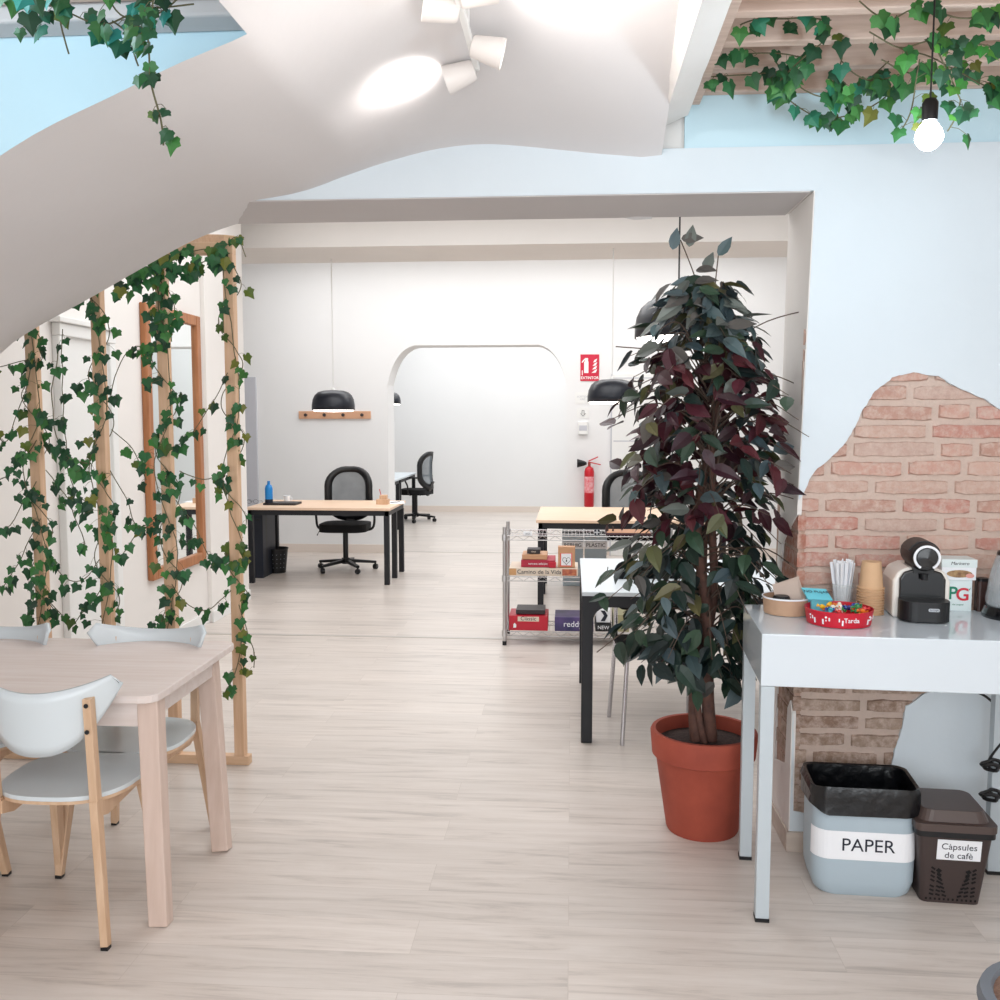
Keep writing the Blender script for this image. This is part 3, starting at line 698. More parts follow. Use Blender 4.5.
text('lettering', 'Tarda', .021, paper, rb, (.012, -.1055, .028), (R(84), 0, R(6)), .0008)
sw_cols = [(240, 190, 40), (60, 140, 80), (230, 120, 40), (40, 80, 160), (240, 236, 220), (220, 60, 60), (70, 170, 180)]
for k in range(26):
    a = r.uniform(0, 2 * math.pi); d = .082 * math.sqrt(r.random()); c = sw_cols[k % 7]
    m = mat('sweet_wrapper_%d' % (k % 7), c, .3)
    s = MB(); rot = (r.uniform(-.4, .4), r.uniform(-.4, .4), r.uniform(0, 3)); s.lathe([(0, -.014), (.006, -.017), (.002, -.009), (.008, -.004), (.008, .004), (.002, .009), (.006, .017), (0, .014)], n=8, rot=(R(90) + rot[0], rot[1], rot[2]))
    z0 = .038 + .012 * (k // 13) + .008 * (1 - d / .082)
    o = s.build('wrapped_sweet', m, None, smooth=True, loc=(rb.location.x + d * math.cos(a), rb.location.y + d * math.sin(a), ZB + z0))
    tag(o, 'small wrapped sweet heaped in the red bowl', 'sweet', 'wrapped sweets in the red bowl')
# sugar sticks in a glass
p = bz(848, 612); p.y += .085; p.x += .004
o = thing('clear_tumbler', 'clear plastic tumbler holding white paper sticks by the brick wall', 'glass', (p.x, p.y, ZB))
MB().lathe([(0, .002), (.032, .002), (.038, .085), (.0365, .085), (.031, .006), (0, .006)], n=28).build('tumbler_body', glass_m, o, smooth=True)
for k in range(30):
    a = 2 * math.pi * k / 30 * 2.3; d = .006 + .018 * (k % 5) / 5
    s = MB().box((0, 0, .075), (.012, .005, .15), rot=(0, 0, r.uniform(0, 3)))
    so = s.build('paper_stick', paper, None, bevel=.0015); so.location = (p.x + d * math.cos(a), p.y + d * .8 * math.sin(a), ZB + .008 + r.uniform(0, .012)); so.rotation_euler = (-math.sin(a) * .14 * d / .02, math.cos(a) * .14 * d / .02, 0)
    tag(so, 'slim white paper sugar stick standing in the clear tumbler', 'sugar stick', 'white sugar sticks in the tumbler')
# stacked cups, upside down
p = bz(875, 617); p.y += .055
for k in range(11):
    s = MB().lathe([(.040, 0), (.0455, .0015), (.0455, .0040), (.0395, .0045), (.0315, .092), (.0, .092)], n=30)
    o = s.build('paper_cup', kraft_light, None, smooth=True, loc=(p.x - .001 * (k % 2), p.y, ZB + .0005 + k * .0088))
    tag(o, 'kraft paper cup upside down in the stack beside the coffee machine' if k < 10 else 'kraft paper cup on top of the upside-down stack, its whole side visible', 'cup', 'stacked kraft paper cups')
# coffee machine
p = bz(922, 622)
cm = thing('coffee_machine', 'black and cream capsule coffee machine with a round white-ringed head', 'coffee machine', (p.x + .020, p.y + .1, ZB), R(-6)); cm.scale = (1.06, 1.0, 1.03)
prof = [(-.085, 0), (.085, 0), (.085, .12), (.07, .152), (.04, .166), (-.04, .166), (-.07, .152), (-.085, .12)]
MB().prism([(x, z) for x, z in prof], -.04, .13, 'y').build('side_shell', cream_m, cm, bevel=.012, seg=4)
MB().prism([(x * .80, z) for x, z in [(-.085, .0), (.085, 0), (.085, .13), (.07, .152), (.04, .160), (-.04, .160), (-.07, .152), (-.085, .13)]], -.056, -.0405, 'y').build('front_panel', black_gloss, cm, bevel=.006, seg=3)
dt = MB(); sh = rrect(.146, .11, .045, 8)
dt.prism([(x, y) for x, y in sh], .004, .068); 
dto = dt.build('drip_tray', black_plastic, cm, bevel=.012, seg=4, loc=(0, -.075, 0))
MB().prism(rrect(.032, .010, .004, 4), -.001, .001, 'y').build('badge', mat('badge_metal', (170, 172, 176), .3, metal=.8), cm, loc=(.018, -.1305, .044))
text('lettering', "De'Longhi", .0062, ink, cm, (.018, -.1318, .044), (R(90), 0, 0), .0003)
hd = MB(); hd.lathe([(0, -.085), (.034, -.085), (.044, -.078), (.046, .06), (.04, .075), (0, .078)], (0, -.01, .205), 36, rot=(R(90), 0, 0))
hd.prism([(-.03, .15), (.03, .15), (.034, .2), (-.034, .2)], -.06, .06, 'y')
ho = hd.build('brew_head', black_plastic, cm, smooth=True)
rg = MB(); pts = [(.036 * math.cos(a), -.097, .205 + .036 * math.sin(a)) for a in [R(-60 + 300 * k / 40) for k in range(41)]]
rg.tube(pts, .0042, 8).build('light_ring', paper, ho, smooth=True)
MB().lathe([(0, .0), (.030, 0), (.030, .008), (0, .012)], (0, -.094, .205), 32, rot=(R(90), 0, 0)).build('dial', black_gloss, ho, smooth=True)
MB().prism([(.05 * math.cos(a), .205 + .05 * math.sin(a)) for a in [R(20 + 140 * k / 14) for k in range(15)]] + [(.044 * math.cos(a), .205 + .044 * math.sin(a)) for a in [R(160 - 140 * k / 14) for k in range(15)]], -.06, .05, 'y').build('lever', black_plastic, cm, bevel=.002)
MB().lathe([(0, 0), (.012, 0), (.01, -.02), (0, -.02)], (0, -.07, .15), 16).build('spout', black_plastic, cm)
# tea box
p = bz(967, 615)
tb = thing('tea_box', 'pale mint tea box with green and red lettering behind the coffee machine', 'box', (p.x - .004, p.y + .07, ZB), RZB)
MB().bb((-.06, 0, 0), (.045, .07, .108)).build('carton', mat('mint_card', (228, 240, 240), .5), tb, bevel=.001)
text('lettering', 'P', .062, mat('green_print', (0, 130, 100), .5), tb, (-.018, -.0008, .06), (R(90), 0, 0), .0005, bold=.001)
text('lettering', 'G', .062, mat('red_print', (210, 40, 60), .5), tb, (.014, -.0014, .056), (R(90), 0, 0), .0005, bold=.001)
MB().add([(.034, -.001, .075), (.04, -.001, .083), (.037, -.001, .072)], [(0, 1, 2)]).build('printed_leaf', MATS['green_print'], tb)
text('lettering', 'the original', .008, MATS['green_print'], tb, (.0, -.0008, .022), (R(90), 0, 0), .0003)
cb = thing('biscuit_box', 'white carton with a printed brown cake picture, lying on the tea box', 'box', (tb.location.x, tb.location.y, ZB + .1085), RZB)
MB().bb((-.058, -.004, 0), (.055, .09, .070)).build('carton', paper, cb, bevel=.001)
MB().bb((-.060, -.006, .044), (.057, .092, .072)).build('lid', mat('pale_card', (226, 236, 236), .5), cb, bevel=.001)
pr = MB(); pr.prism([(.042 * math.cos(a) - .0, .022 + .013 * math.sin(a)) for a in [2 * math.pi * k / 20 for k in range(20)]], -.0062, -.0045, 'y'); pr.build('printed_cake', mat('cake_print', (120, 82, 58), .6, two=(196, 160, 112), nscale=60), cb)
MB().prism([(.034 + .014 * math.cos(a), .016 + .008 * math.sin(a)) for a in [2 * math.pi * k / 12 for k in range(12)]], -.0072, -.0063, 'y').build('printed_cream', mat('cream_print', (226, 160, 150), .6), cb)
text('lettering', 'Marinero', .016, ink, cb, (.0, -.0068, .058), (R(90), 0, 0), .0003, shear=.2)
# dark jar
p = bz(985, 613)
o = thing('brown_jar', 'narrow dark brown jar standing between tea box and kettle', 'jar', (p.x + .004, p.y + .04, ZB))
MB().prism(rrect(.042, .042, .01), .0, .105).build('jar_body', mat('brown_glass', (70, 50, 46), .25), o, bevel=.003)
MB().prism(rrect(.036, .036, .01), .105, .115).build('lid', black_plastic, o, bevel=.002)
# kettle
p = bz(1020, 622)
kt = thing('kettle', 'glass and steel kettle on a black base, cut by the frame edge', 'kettle', (p.x + .012, p.y + .075, ZB))
MB().lathe([(0, 0), (.095, 0), (.098, .012), (.088, .038), (0, .038)], n=40).build('base', black_gloss, kt, smooth=True)
MB().lathe([(.084, .04), (.086, .06), (.074, .15), (.06, .2), (.054, .215)], n=40).build('glass_jug', mat('kettle_glass', (200, 208, 212), .08, alpha=.38, spec=.8), kt, smooth=True, solid=.003)
MB().lathe([(0, .04), (.08, .04), (.077, .09), (0, .09)], n=40).build('steel_band', mat('brushed_steel', (176, 178, 180), .3, metal=.9), kt, smooth=True)
MB().lathe([(0, .235), (.03, .235), (.056, .22), (.058, .21), (0, .21)], n=40).build('lid', black_plastic, kt, smooth=True)
MB().tube([(.05, 0, .22), (.1, 0, .22), (.125, 0, .19), (.12, 0, .1), (.085, 0, .06)], .011, 10).build('handle', black_plastic, kt, smooth=True)
text('lettering', 'Ufesa', .014, paper, kt, (-.012, -.0925, .026), (R(72), 0, R(-8)), .0004)

# cable under the table
pc = [atY(a, b, YN - .05) for a, b in ((966, 689), (985, 696), (1000, 712))]
x2 = atY(1000, 700, YN - .08).x
cab = [pc[0], pc[1], pc[2], pc[2] + Vector((.035, -.01, -.09)), Vector((pc[2].x + .01, YN - .13, .52)), atY(989, 760, YN - .14), atY(994, 772, YN - .15)]
pts = smooth_path(cab, 8)
o = thing('power_cable', 'black cable looping down behind the leg under the white table', 'cable', pts[0])
MB().tube([q - pts[0] for q in pts], .0045, 8).build('cord', black_plastic, o, smooth=True)
for (a, b) in ((991, 765), (990, 795)):
    kn = MB()
    c = atY(a, b, YN - .15) - pts[0]
    kp = [c + Vector((.03 * math.cos(s) * (1 + .3 * math.sin(3 * s)), .012 * math.sin(2 * s), .018 * math.sin(s))) for s in [2 * math.pi * k / 24 for k in range(25)]]
    kn.tube(kp, .0065, 8)
    kn.tube([c + Vector((-.02, 0, 0)), c + Vector((0, -.012, .008)), c + Vector((.03, 0, -.006))], .008, 8)
    kn.build('cable_tie_coil', black_plastic, o, smooth=True)

# ------------------------------------------------------------------ paper bin
pb = atZ(867, 899)
RB = R(-3)
b = thing('paper_bin', 'pale grey jerrycan bin lined with a black bag, standing under the table', 'bin', (pb.x, pb.y + .125, 0), RB)
bw_, bd_ = .335, .24
m_ = MB()
levels = [(.0, .86), (.012, .93), (.05, .99), (.1, 1.0), (.2, 1.0), (.3, 1.0), (.345, 1.0)]
N = len(rrect(1, 1, .1, 6)); vs = []
for zz_, s in levels: vs += [(x, y, zz_) for x, y in rrect(bw_ * s, bd_ * s, .055, 6)]
fs = [(i * N + k, i * N + (k + 1) % N, (i + 1) * N + (k + 1) % N, (i + 1) * N + k) for i in range(len(levels) - 1) for k in range(N)] + [tuple(range(N))[::-1]]
m_.add(vs, fs).build('bin_body', bin_grey, b, smooth=True)
lb_ = MB(); fr_ = rrect(bw_ + .003, bd_ + .003, .056, 8)
seq = [q for q in fr_ if q[1] < -.05]; seq.sort(key=lambda q: q[0])
fs = []; vs = [(x, y, zz_) for x, y in seq for zz_ in (.13, .228)]
lb_.add(vs, [(2 * k, 2 * k + 2, 2 * k + 3, 2 * k + 1) for k in range(len(seq) - 1)]).build('paper_label', paper, b)
text('lettering', 'PAPER', .062, ink, b, (.005, -bd_ / 2 - .0022, .18), (R(90), 0, 0), .0004)
# bag
bg = MB(); r = random.Random(9); NN = 64
base_ = rrect(bw_, bd_, .055, 15)
def ringp(s, zf, amp, seed):
    out = []
    for k in range(NN):
        x, y = base_[k]; l = math.hypot(x, y); a = math.atan2(y, x)
        d = 1 + (s / l) + amp * math.sin(a * 9 + seed) * .5 + amp * math.sin(a * 17 + 2 * seed) * .4
        out.append((x * d, y * d, zf(a)))
    return out
rings = [ringp(-.02, lambda a: .14, 0, 0), ringp(-.012, lambda a: .3, .02, 3), ringp(-.002, lambda a: .372 + .004 * math.sin(5 * a), .01, 1), ringp(.008, lambda a: .376 + .004 * math.sin(5 * a), .012, 1), ringp(.014, lambda a: .355, .03, 2), ringp(.012, lambda a: .33, .03, 4), ringp(.016, lambda a: .30 + .012 * math.sin(4 * a + 1) + .006 * math.sin(9 * a), .02, 5)]
vs = [q for rr_ in rings for q in rr_]
fs = [(i * NN + k, i * NN + (k + 1) % NN, (i + 1) * NN + (k + 1) % NN, (i + 1) * NN + k) for i in range(len(rings) - 1) for k in range(NN)] + [tuple(range(NN))]
bg.add(vs, fs).build('bin_bag', bin_bag, b, smooth=True)

# capsules bin
pb = atZ(953, 908)
b = thing('capsule_bin', 'dark brown lidded bin with cut-out leaf pattern, beside the grey bin', 'bin', (pb.x + .008, pb.y + .115, 0), R(-4))
W0, W1, D0, D1, H = .185, .235, .17, .24, .26
m_ = MB(); vs = []
for s in (0, 1): vs += [(x, y, H * s) for x, y in rrect(W0 + (W1 - W0) * s, D0 + (D1 - D0) * s, .02, 4)]
N = len(vs) // 2; fs = [(k, (k + 1) % N, N + (k + 1) % N, N + k) for k in range(N)] + [tuple(range(N))[::-1]]
m_.add(vs, fs).build('bin_body', brown_plastic, b, smooth=True)
ld = MB(); ld.prism(rrect(W1 + .02, D1 + .02, .025, 5), H, H + .025); ld.prism(rrect(W1 - .01, D1 - .02, .04, 5), H + .025, H + .06, top_scale=.86)
ld.build('lid', mat('brown_lid_plastic', (80, 66, 62), .4), b, bevel=.006)
lr = MB(); lr.prism(rrect(W1 + .012, D1 + .012, .02, 5), H - .02, H - .001); lr.build('rim', black_plastic, b, bevel=.003)
tilt = math.atan2((D1 - D0) / 2, H)
def fy(z): return -(D0 + (D1 - D0) * z / H) / 2
lab = MB().bb((-.068, -.0015, -.036), (.068, 0, .036)).build('paper_label', paper, b, loc=(.012, fy(.195) - .001, .195)); lab.rotation_euler = (tilt, 0, 0)
text('lettering', 'Càpsules\nde cafè', .031, ink, lab, (0, -.002, -.004), (R(90), 0, 0), .0003)
sl = MB()
for s in (-1, 1):
    for k in range(7):
        z0 = .028 + k * .0145
        for j_ in range(3):
            u0 = .018 + j_ * .02 + (.004 * k if j_ == 0 else 0)
            if u0 + .012 > .075 - .004 * k * 0: continue
            zz_ = z0 + j_ * .005 * (1 if k > 2 else .3)
            sl.box((s * (u0 + .006) + .002, fy(zz_) - .0005, zz_), (.014, .002, .006), rot=(tilt, s * R(-18 - k * 3), 0))
for k in range(12): sl.box((-.077 + k * .014, fy(.014) - .0005, .014), (.006, .002, .007), rot=(tilt, 0, 0))
sl.build('cutouts', mat('dark_hole', (8, 8, 10), .9), b)

# stool bottom right
ps = atZ(1071, 1005, .45)
o = thing('round_stool', 'round stool with grey rim and brown woven seat at the bottom corner', 'stool', (ps.x, ps.y, 0))
MB().lathe([(0, .437), (.135, .437), (.137, .445), (.12, .452), (0, .455)], n=40).build('seat', mat('woven_brown', (150, 118, 98), .9, two=(100, 76, 66), nscale=60, bump=.6, bscale=120), o, smooth=True)
MB().lathe([(.135, .41), (.16, .412), (.166, .435), (.16, .452), (.14, .455), (.135, .445)], n=40).build('rim', mat('grey_rim', (104, 110, 118), .5), o, smooth=True)
for k in range(4):
    a = R(45 + 90 * k); MB().tube([(.12 * math.cos(a), .12 * math.sin(a), .42), (.15 * math.cos(a), .15 * math.sin(a), 0)], [.016, .012], 10).build('leg', black_metal, o, smooth=True)

# ------------------------------------------------------------------ potted ficus
BARX = cNL.x - .03
pp = atZ(707, 843)
px_, py_ = pp.x, pp.y + .14
fp = thing('potted_ficus', 'tall artificial ficus with maroon and green leaves in a terracotta pot', 'plant', (px_, py_, 0))
pot = MB().lathe([(0, 0), (.135, 0), (.14, .01), (.183, .29), (.186, .295), (.198, .3), (.205, .385), (.2, .395), (.185, .395), (.178, .33), (0, .33)], n=48).build('pot', terracotta, fp, smooth=True)
MB().lathe([(0, .352), (.1, .35), (.18, .342)], n=40, cap=(False, False)).build('soil', soil, pot, smooth=True)
r = random.Random(11)
def trunk_pt(h, w):
    return Vector((.028 * math.sin(h * 4.2 + w * math.pi) + .012 * math.sin(h * 9) - (.05 * 0), .028 * math.cos(h * 4.2 + w * math.pi), h))
for w in (0, 1, .55):
    top_ = (2.0, 1.85, 1.5)[int(w * 2) if w != .55 else 2] if w != 0 else 2.0
    pts = [trunk_pt(.34 + (top_ - .34) * k / 40, w) for k in range(41)]
    MB().tube(pts, [.026 - .016 * k / 40 for k in range(41)] if w != .55 else [.014 - .008 * k / 40 for k in range(41)], 10).build('trunk', bark, fp, smooth=True)
RT = [(.5, .02), (.62, .10), (.75, .20), (.88, .30), (1.0, .36), (1.2, .39), (1.45, .37), (1.65, .37), (1.8, .35), (1.95, .23), (2.1, .12), (2.22, .08), (2.32, .02)]
LP = [(0, 0), (.15, .1), (.25, .32), (.22, .58), (.1, .82), (0, 1.0), (-.1, .82), (-.22, .58), (-.25, .32), (-.15, .1)]
lf = MB(); tw = MB()
MAR = [(62, 26, 36), (74, 30, 40), (50, 22, 32), (84, 36, 42)]
GRY = [(92, 108, 112), (78, 96, 98), (108, 114, 108), (66, 82, 88), (96, 92, 88)]
DGR = [(38, 58, 48), (30, 48, 44), (46, 66, 52), (26, 40, 40), (52, 74, 56)]
OLV = [(104, 100, 66), (88, 90, 58)]
def ficus_leaf(p, d, n, size, c):
    wx, wy = px_ + p.x, py_ + p.y
    if abs(p.x) < .055 and p.y < .02 and .55 < p.z < 1.75 and r.random() < .6: return
    if 1.9 < p.z < 2.0 and -.2 < p.x < -.08 and r.random() < .85: return
    if wx > XJ - .06 and wy > YN - .1: return
    if wy < YN + .03 and wx > BARX - .05 and p.z < 1.02: return
    d = d.normalized(); n = (n - d * n.dot(d)).normalized(); s = d.cross(n); fold = r.uniform(.05, .2) * size; curl = r.uniform(0, .25) * size
    vs = [p + s * x * size * 1.0 + d * y * size + n * (abs(x) * fold * 2) - n * (y * y * curl) for x, y in LP]
    mid = [p + d * .35 * size - n * (.12 * curl), p + d * .65 * size - n * (.42 * curl)]
    v = vs + mid
    cR = tuple(q * .85 for q in c[:3]) + (1,)
    lf.add(v, [(0, 1, 2, 10), (10, 2, 3, 11), (11, 3, 4, 5)], 0, c); lf.add(v, [(0, 10, 8, 9), (10, 11, 7, 8), (11, 5, 6, 7)], 0, cR)
nb_ = 215
for b_ in range(nb_):
    u = (b_ + r.random()) / nb_; h = .66 + 1.46 * u ** .95
    Rr = interp(RT, h); ang = b_ * 2.399 + r.uniform(-.4, .4)
    if h < 1.15 and math.cos(ang) > .2 and r.random() < .35: continue
    rad = Rr * r.uniform(.6, 1.12)
    out = Vector((math.cos(ang), math.sin(ang) * .9, 0))
    st_ = trunk_pt(max(.55, min(1.95, h - .12 - .1 * r.random())), r.choice((0, 1)))
    end = Vector((-.05 * max(0, min(1, (h - 1.7) / .3)), 0, h)) + out * rad - Vector((0, 0, .10 * rad / .37 if h > 1.3 else .22 * rad / .35))
    midp = st_.lerp(end, .5) + Vector((0, 0, .09))
    path = smooth_path([st_, midp, end], 6)
    tw.tube(path, [.004 - .0028 * k / (len(path) - 1) for k in range(len(path))], 4, caps=False)
    nl = r.randint(6, 9)
    for k in range(nl):
        s = .35 + .65 * (k + .5) / nl; i = min(int(s * (len(path) - 1)), len(path) - 2); p = path[i].lerp(path[i + 1], s * (len(path) - 1) - i)
        side = out.cross(Vector((0, 0, 1))) * (1 if k % 2 else -1)
        d = out * r.uniform(-.1, .9) + side * r.uniform(.2, 1.1) + Vector((0, 0, r.uniform(-.9, .1 if h > 1.3 else -.2)))
        n = Vector((r.uniform(-.6, .6), r.uniform(-.6, .3), .7)) + out * r.uniform(.3, 1.3)
        core = (p - Vector((0, 0, p.z))).length / max(Rr, .05)
        if p.z > 1.88: pal = GRY if r.random() < .8 else DGR
        elif p.z > 1.2: pal = MAR if r.random() < .58 else (GRY if r.random() < .45 else DGR)
        else: pal = DGR if r.random() < .88 else GRY
        if r.random() < .06: pal = OLV
        c = lin(r.choice(pal)); f = r.uniform(.6, 1.15); c = tuple(v * f for v in c[:3]) + (1,)
        p = p + Vector((r.uniform(-.03, .03), r.uniform(-.03, .03), r.uniform(-.03, .03)))
        ficus_leaf(p + d.normalized() * .012, d, n, r.uniform(.072, .12), c)
# a few wispy bare twigs
for a, b in (((.1, -.05, 1.75), (-.36, -.1, 1.86)), ((.02, 0, 1.85), (.38, -.05, 2.0)), ((0, 0, .95), (-.42, -.12, .72)), ((0, 0, 1.9), (-.12, 0, 2.26)), ((0, 0, 1.9), (.02, 0, 2.2))):
    a, b = Vector(a), Vector(b); tw.tube(smooth_path([a, a.lerp(b, .5) + Vector((0, 0, .03)), b], 5), .0022, 4)
for q in ((-.12, -.02, 2.26), (-.09, -.02, 2.23), (-.15, -.02, 2.22), (.02, 0, 2.2), (-.03, 0, 2.14)):
    ficus_leaf(Vector(q), Vector((r.uniform(-.6, .6), 0, r.uniform(-.2, .8))), Vector((0, -1, .3)), .085, lin(r.choice(GRY)))
lf.build('leaves', ficusm, fp); tw.build('twigs', twig_m, fp)

# ------------------------------------------------------------------ white table with black frame behind the ficus
q0, q1 = atZ(582, 593, .75), atZ(581, 559, .75)
fo_ = atZ(584, 741)
print('white table', q0, q1, fo_)
wt = thing('work_table', 'white topped work table with a rounded black metal frame behind the ficus', 'table', (q0.x, q0.y, 0))
wd = q1.y - q0.y; wL = 1.25
MB().bb((0, 0, .735), (wL, wd, .755)).build('tabletop', mat('white_top', (214, 222, 228), .35), wt, bevel=.002)
fm = MB(); hw = .055
for yy_ in (.03, wd - .03):
    rr_ = .07; poly = [(0, 0), (0, .735), (wL, .735), (wL, 0), (wL - hw, 0), (wL - hw, .735 - hw - rr_)]
    poly += [(wL - hw - rr_ + rr_ * math.cos(R(a)), .735 - hw - rr_ + rr_ * math.sin(R(a))) for a in range(15, 91, 15)]
    poly += [(hw + rr_ + rr_ * math.cos(R(a)), .735 - hw - rr_ + rr_ * math.sin(R(a))) for a in range(90, 181, 15)]
    poly += [(hw, 0)]
    fm.prism(poly, yy_ - .03, yy_ + .03, 'y')
fm.bb((0, .06, .68), (.04, wd - .06, .735)).bb((wL - .04, .06, .68), (wL, wd - .06, .735))
fm.build('frame', black_metal, wt, bevel=.004)
# chrome chair under it
pc_ = atZ(616, 744)
cc = thing('stacking_chair', 'chrome legged chair tucked by the work table behind the ficus', 'chair', (pc_.x + .22, pc_.y + .22, 0))
cc.rotation_euler = (0, 0, R(6))
MB().prism(rrect(.42, .42, .06, 5), .44, .455).build('seat', black_fabric, cc, bevel=.004)
for sx in (-1, 1):
    MB().tube([(sx * .19, -.19, .44), (sx * .215, -.215, 0)], .011, 10).build('leg', chrome, cc, smooth=True)
    MB().tube([(sx * .19, .2, .8), (sx * .19, .19, .46), (sx * .215, .23, 0)], .011, 10).build('leg', chrome, cc, smooth=True)
MB().prism(rrect(.4, .26, .06, 5, 0, .72), .185, .2, 'y').build('backrest', black_fabric, cc, bevel=.004)

# ------------------------------------------------------------------ wire shelf and games
sp = atZ(504.5, 645)
SW, SD = 1.15, .36
ws = thing('wire_shelf', 'chrome wire shelving unit with three shelves of board games', 'shelf', (sp.x, sp.y, 0))
zs = [atY(540, 536, sp.y).z, atY(540, 577, sp.y).z, atY(540, 632, sp.y).z]
zpost = atY(505, 527, sp.y).z
for x in (0, SW):
    for y in (0, SD):
        po = MB().tube([(x, y, .03), (x, y, zpost)], .0135, 12).build('post', wire_metal, ws, smooth=True)
        MB().tube([(x, y, 0), (x, y, .03)], .015, 12).build('foot', black_plastic, po)
for z in zs:
    m_ = MB()
    for y in (0, SD):
        m_.tube([(0, y, z), (SW, y, z)], .0035, 6); m_.tube([(0, y, z - .03), (SW, y, z - .03)], .0035, 6)
        n = 26; m_.tube([(SW * k / n, y, z - (.03 if k % 2 else 0)) for k in range(n + 1)], .0022, 4)
    for x in (0, SW): m_.tube([(x, 0, z), (x, SD, z)], .0035, 6); m_.tube([(x, 0, z - .03), (x, SD, z - .03)], .0035, 6)
    n = 44
    for k in range(1, n): m_.tube([(SW * k / n, 0, z), (SW * k / n, SD, z)], .0018, 4)
    for x in (0, SW):
        for y in (0, SD): m_.tube([(x, y, z - .035), (x, y, z + .01)], .019, 10)
    m_.build('wire_rack', wire_metal, ws)
def game(name, label, px0, px1, z, h, m, dy=.02, d=.26, rz=0, cat='board game', txt=None, tm=paper, ts=.04, group=None, tx=0, extra=None, tz=None):
    a = atY((px0 + px1) / 2, 560, sp.y + dy); w = (atY(px1, 560, sp.y + dy) - atY(px0, 560, sp.y + dy)).x
    o = thing(name, label, cat, (a.x, sp.y + dy + d / 2, z + .004), rz, group)
    MB().bb((-w / 2, -d / 2, 0), (w / 2, d / 2, h)).build('carton', m, o, bevel=.002)
    if txt: text('lettering', txt, ts, tm, o, (tx, -d / 2 - .0008, tz if tz else h / 2), (R(90), 0, 0), .0004)
    if extra: extra(o, w, d, h)
    return o
cream_card = mat('cream_card', (226, 210, 192), .6); redcard = mat('red_card', (190, 20, 46), .45); crimson = mat('crimson_card', (176, 34, 60), .5)
woodbox = mat('wood_box', (206, 156, 118), .5); purple = mat('violet_card', (38, 40, 84), .45, two=(92, 72, 126), nscale=9); darkbox = mat('dark_box', (50, 44, 46), .5)
g = 'board games on the wire shelf'
def ex_cam(o, w, d, h):
    MB().bb((w / 2 - .11, -d / 2 - .001, .005), (w / 2 - .01, -d / 2 + .001, h - .005)).build('printed_panel', mat('orange_print', (206, 130, 90), .6, two=(150, 60, 60), nscale=40), o)
    MB().bb((-w / 2, -d / 2 - .001, .005), (-w / 2 + .05, -d / 2 + .001, h - .005)).build('printed_panel', mat('tan_print', (210, 160, 110), .6), o)
g1 = game('board_game', 'wide cream board game box printed with dark blue lettering, middle wire shelf', 509, 578, zs[1], .055, cream_card, txt='Camino de la Vida', tm=ink, ts=.042, group=g, d=.3, extra=ex_cam, tx=-.03)
zA = zs[1] + .059
game('board_game', 'crimson board game box lying on the wide cream one', 521, 555, zA, .048, crimson, dy=.04, txt='tercera edición', ts=.022, group=g)
game('board_game', 'red tube-ended box beside the crimson one on the cream box', 549, 556, zA, .04, redcard, dy=.02, d=.018, group=g)
game('wooden_box', 'light wooden game box stacked on the crimson box', 522, 547, zA + .052, .035, woodbox, dy=.05, d=.2, cat='box', group=g)
game('wooden_box', 'small carved box with dark lid topping the game pile', 527, 540, zA + .091, .03, darkbox, dy=.07, d=.12, cat='box', txt='vino', tm=cream_card, ts=.02, group=g)
def ex_heart(o, w, d, h):
    MB().bb((-w / 2 + .015, -d / 2 - .0015, .008), (w / 2 - .02, -d / 2, h * .7)).build('printed_panel', mat('pink_print', (226, 90, 84), .6), o)
    MB().bb((-w / 2 + .022, -d / 2 - .0025, .015), (w / 2 - .027, -d / 2 - .001, h * .68)).build('printed_panel', paper, o)
    hp = [(.028 * (math.sin(a) ** 3), h * .34 + .0018 * (13 * math.cos(a) - 5 * math.cos(2 * a) - 2 * math.cos(3 * a) - math.cos(4 * a))) for a in [2 * math.pi * k / 24 for k in range(25)]]
    MB().tube([(x, -d / 2 - .003, z) for x, z in hp], .0014, 5).build('printed_heart', ink, o)
    MB().bb((-.004, -d / 2 - .0035, h * .28), (.004, -d / 2 - .002, h * .38)).build('printed_mark', ink, o)
game('upright_card_box', 'upright orange box with a white heart label on the middle wire shelf', 558, 575, zA, .145, woodbox, dy=.04, d=.08, cat='box', group=g, extra=ex_heart)
game('board_game', 'big bright red board game box on the bottom wire shelf', 509, 548, zs[2], .105, redcard, txt='Clàssic', tm=ink, ts=.04, group=g, tz=.085, extra=lambda o, w, d, h: (MB().bb((-.075, -d / 2 - .0005, .066), (.075, -d / 2 + .001, .1)).build('printed_panel', cream_card, o), MB().prism([(-w / 2 + .03, .02), (-w / 2 + .05, .02), (-w / 2 + .052, .04), (-w / 2 + .04, .055), (-w / 2 + .032, .045)], -d / 2 - .001, -d / 2, 'y').build('printed_mark', paper, o)))
game('flat_box', 'thin dark flat box lying on the big red game', 516, 545, zs[2] + .109, .03, darkbox, dy=.06, d=.2, cat='box', group=g)
game('board_game', 'violet blue board game box with white lettering, bottom wire shelf', 555, 594, zs[2], .1, purple, txt='reddy!', ts=.058, group=g)
game('board_game', 'black game box with white lettering seen inside the work table frame', 596, 612, zs[2], .055, black_plastic, txt='NEW', ts=.035, group=g, dy=.03)
def ex_curve(o, w, d, h):
    MB().prism([(-.02, .01), (.01, .01), (.03, .05), (.01, .085), (-.02, .085), (.004, .05)], -d / 2 - .002, -d / 2 - .0005, 'y').build('printed_mark', ink, o)
game('board_game', 'white game box with a black curved mark on the bottom wire shelf', 597, 611, zs[2] + .06, .09, paper, dy=.05, group=g, extra=ex_curve)
game('board_game', 'pale olive box at the end of the bottom wire shelf', 614, 630, zs[2], .12, mat('olive_card', (160, 156, 120), .6), group=g, dy=.03)
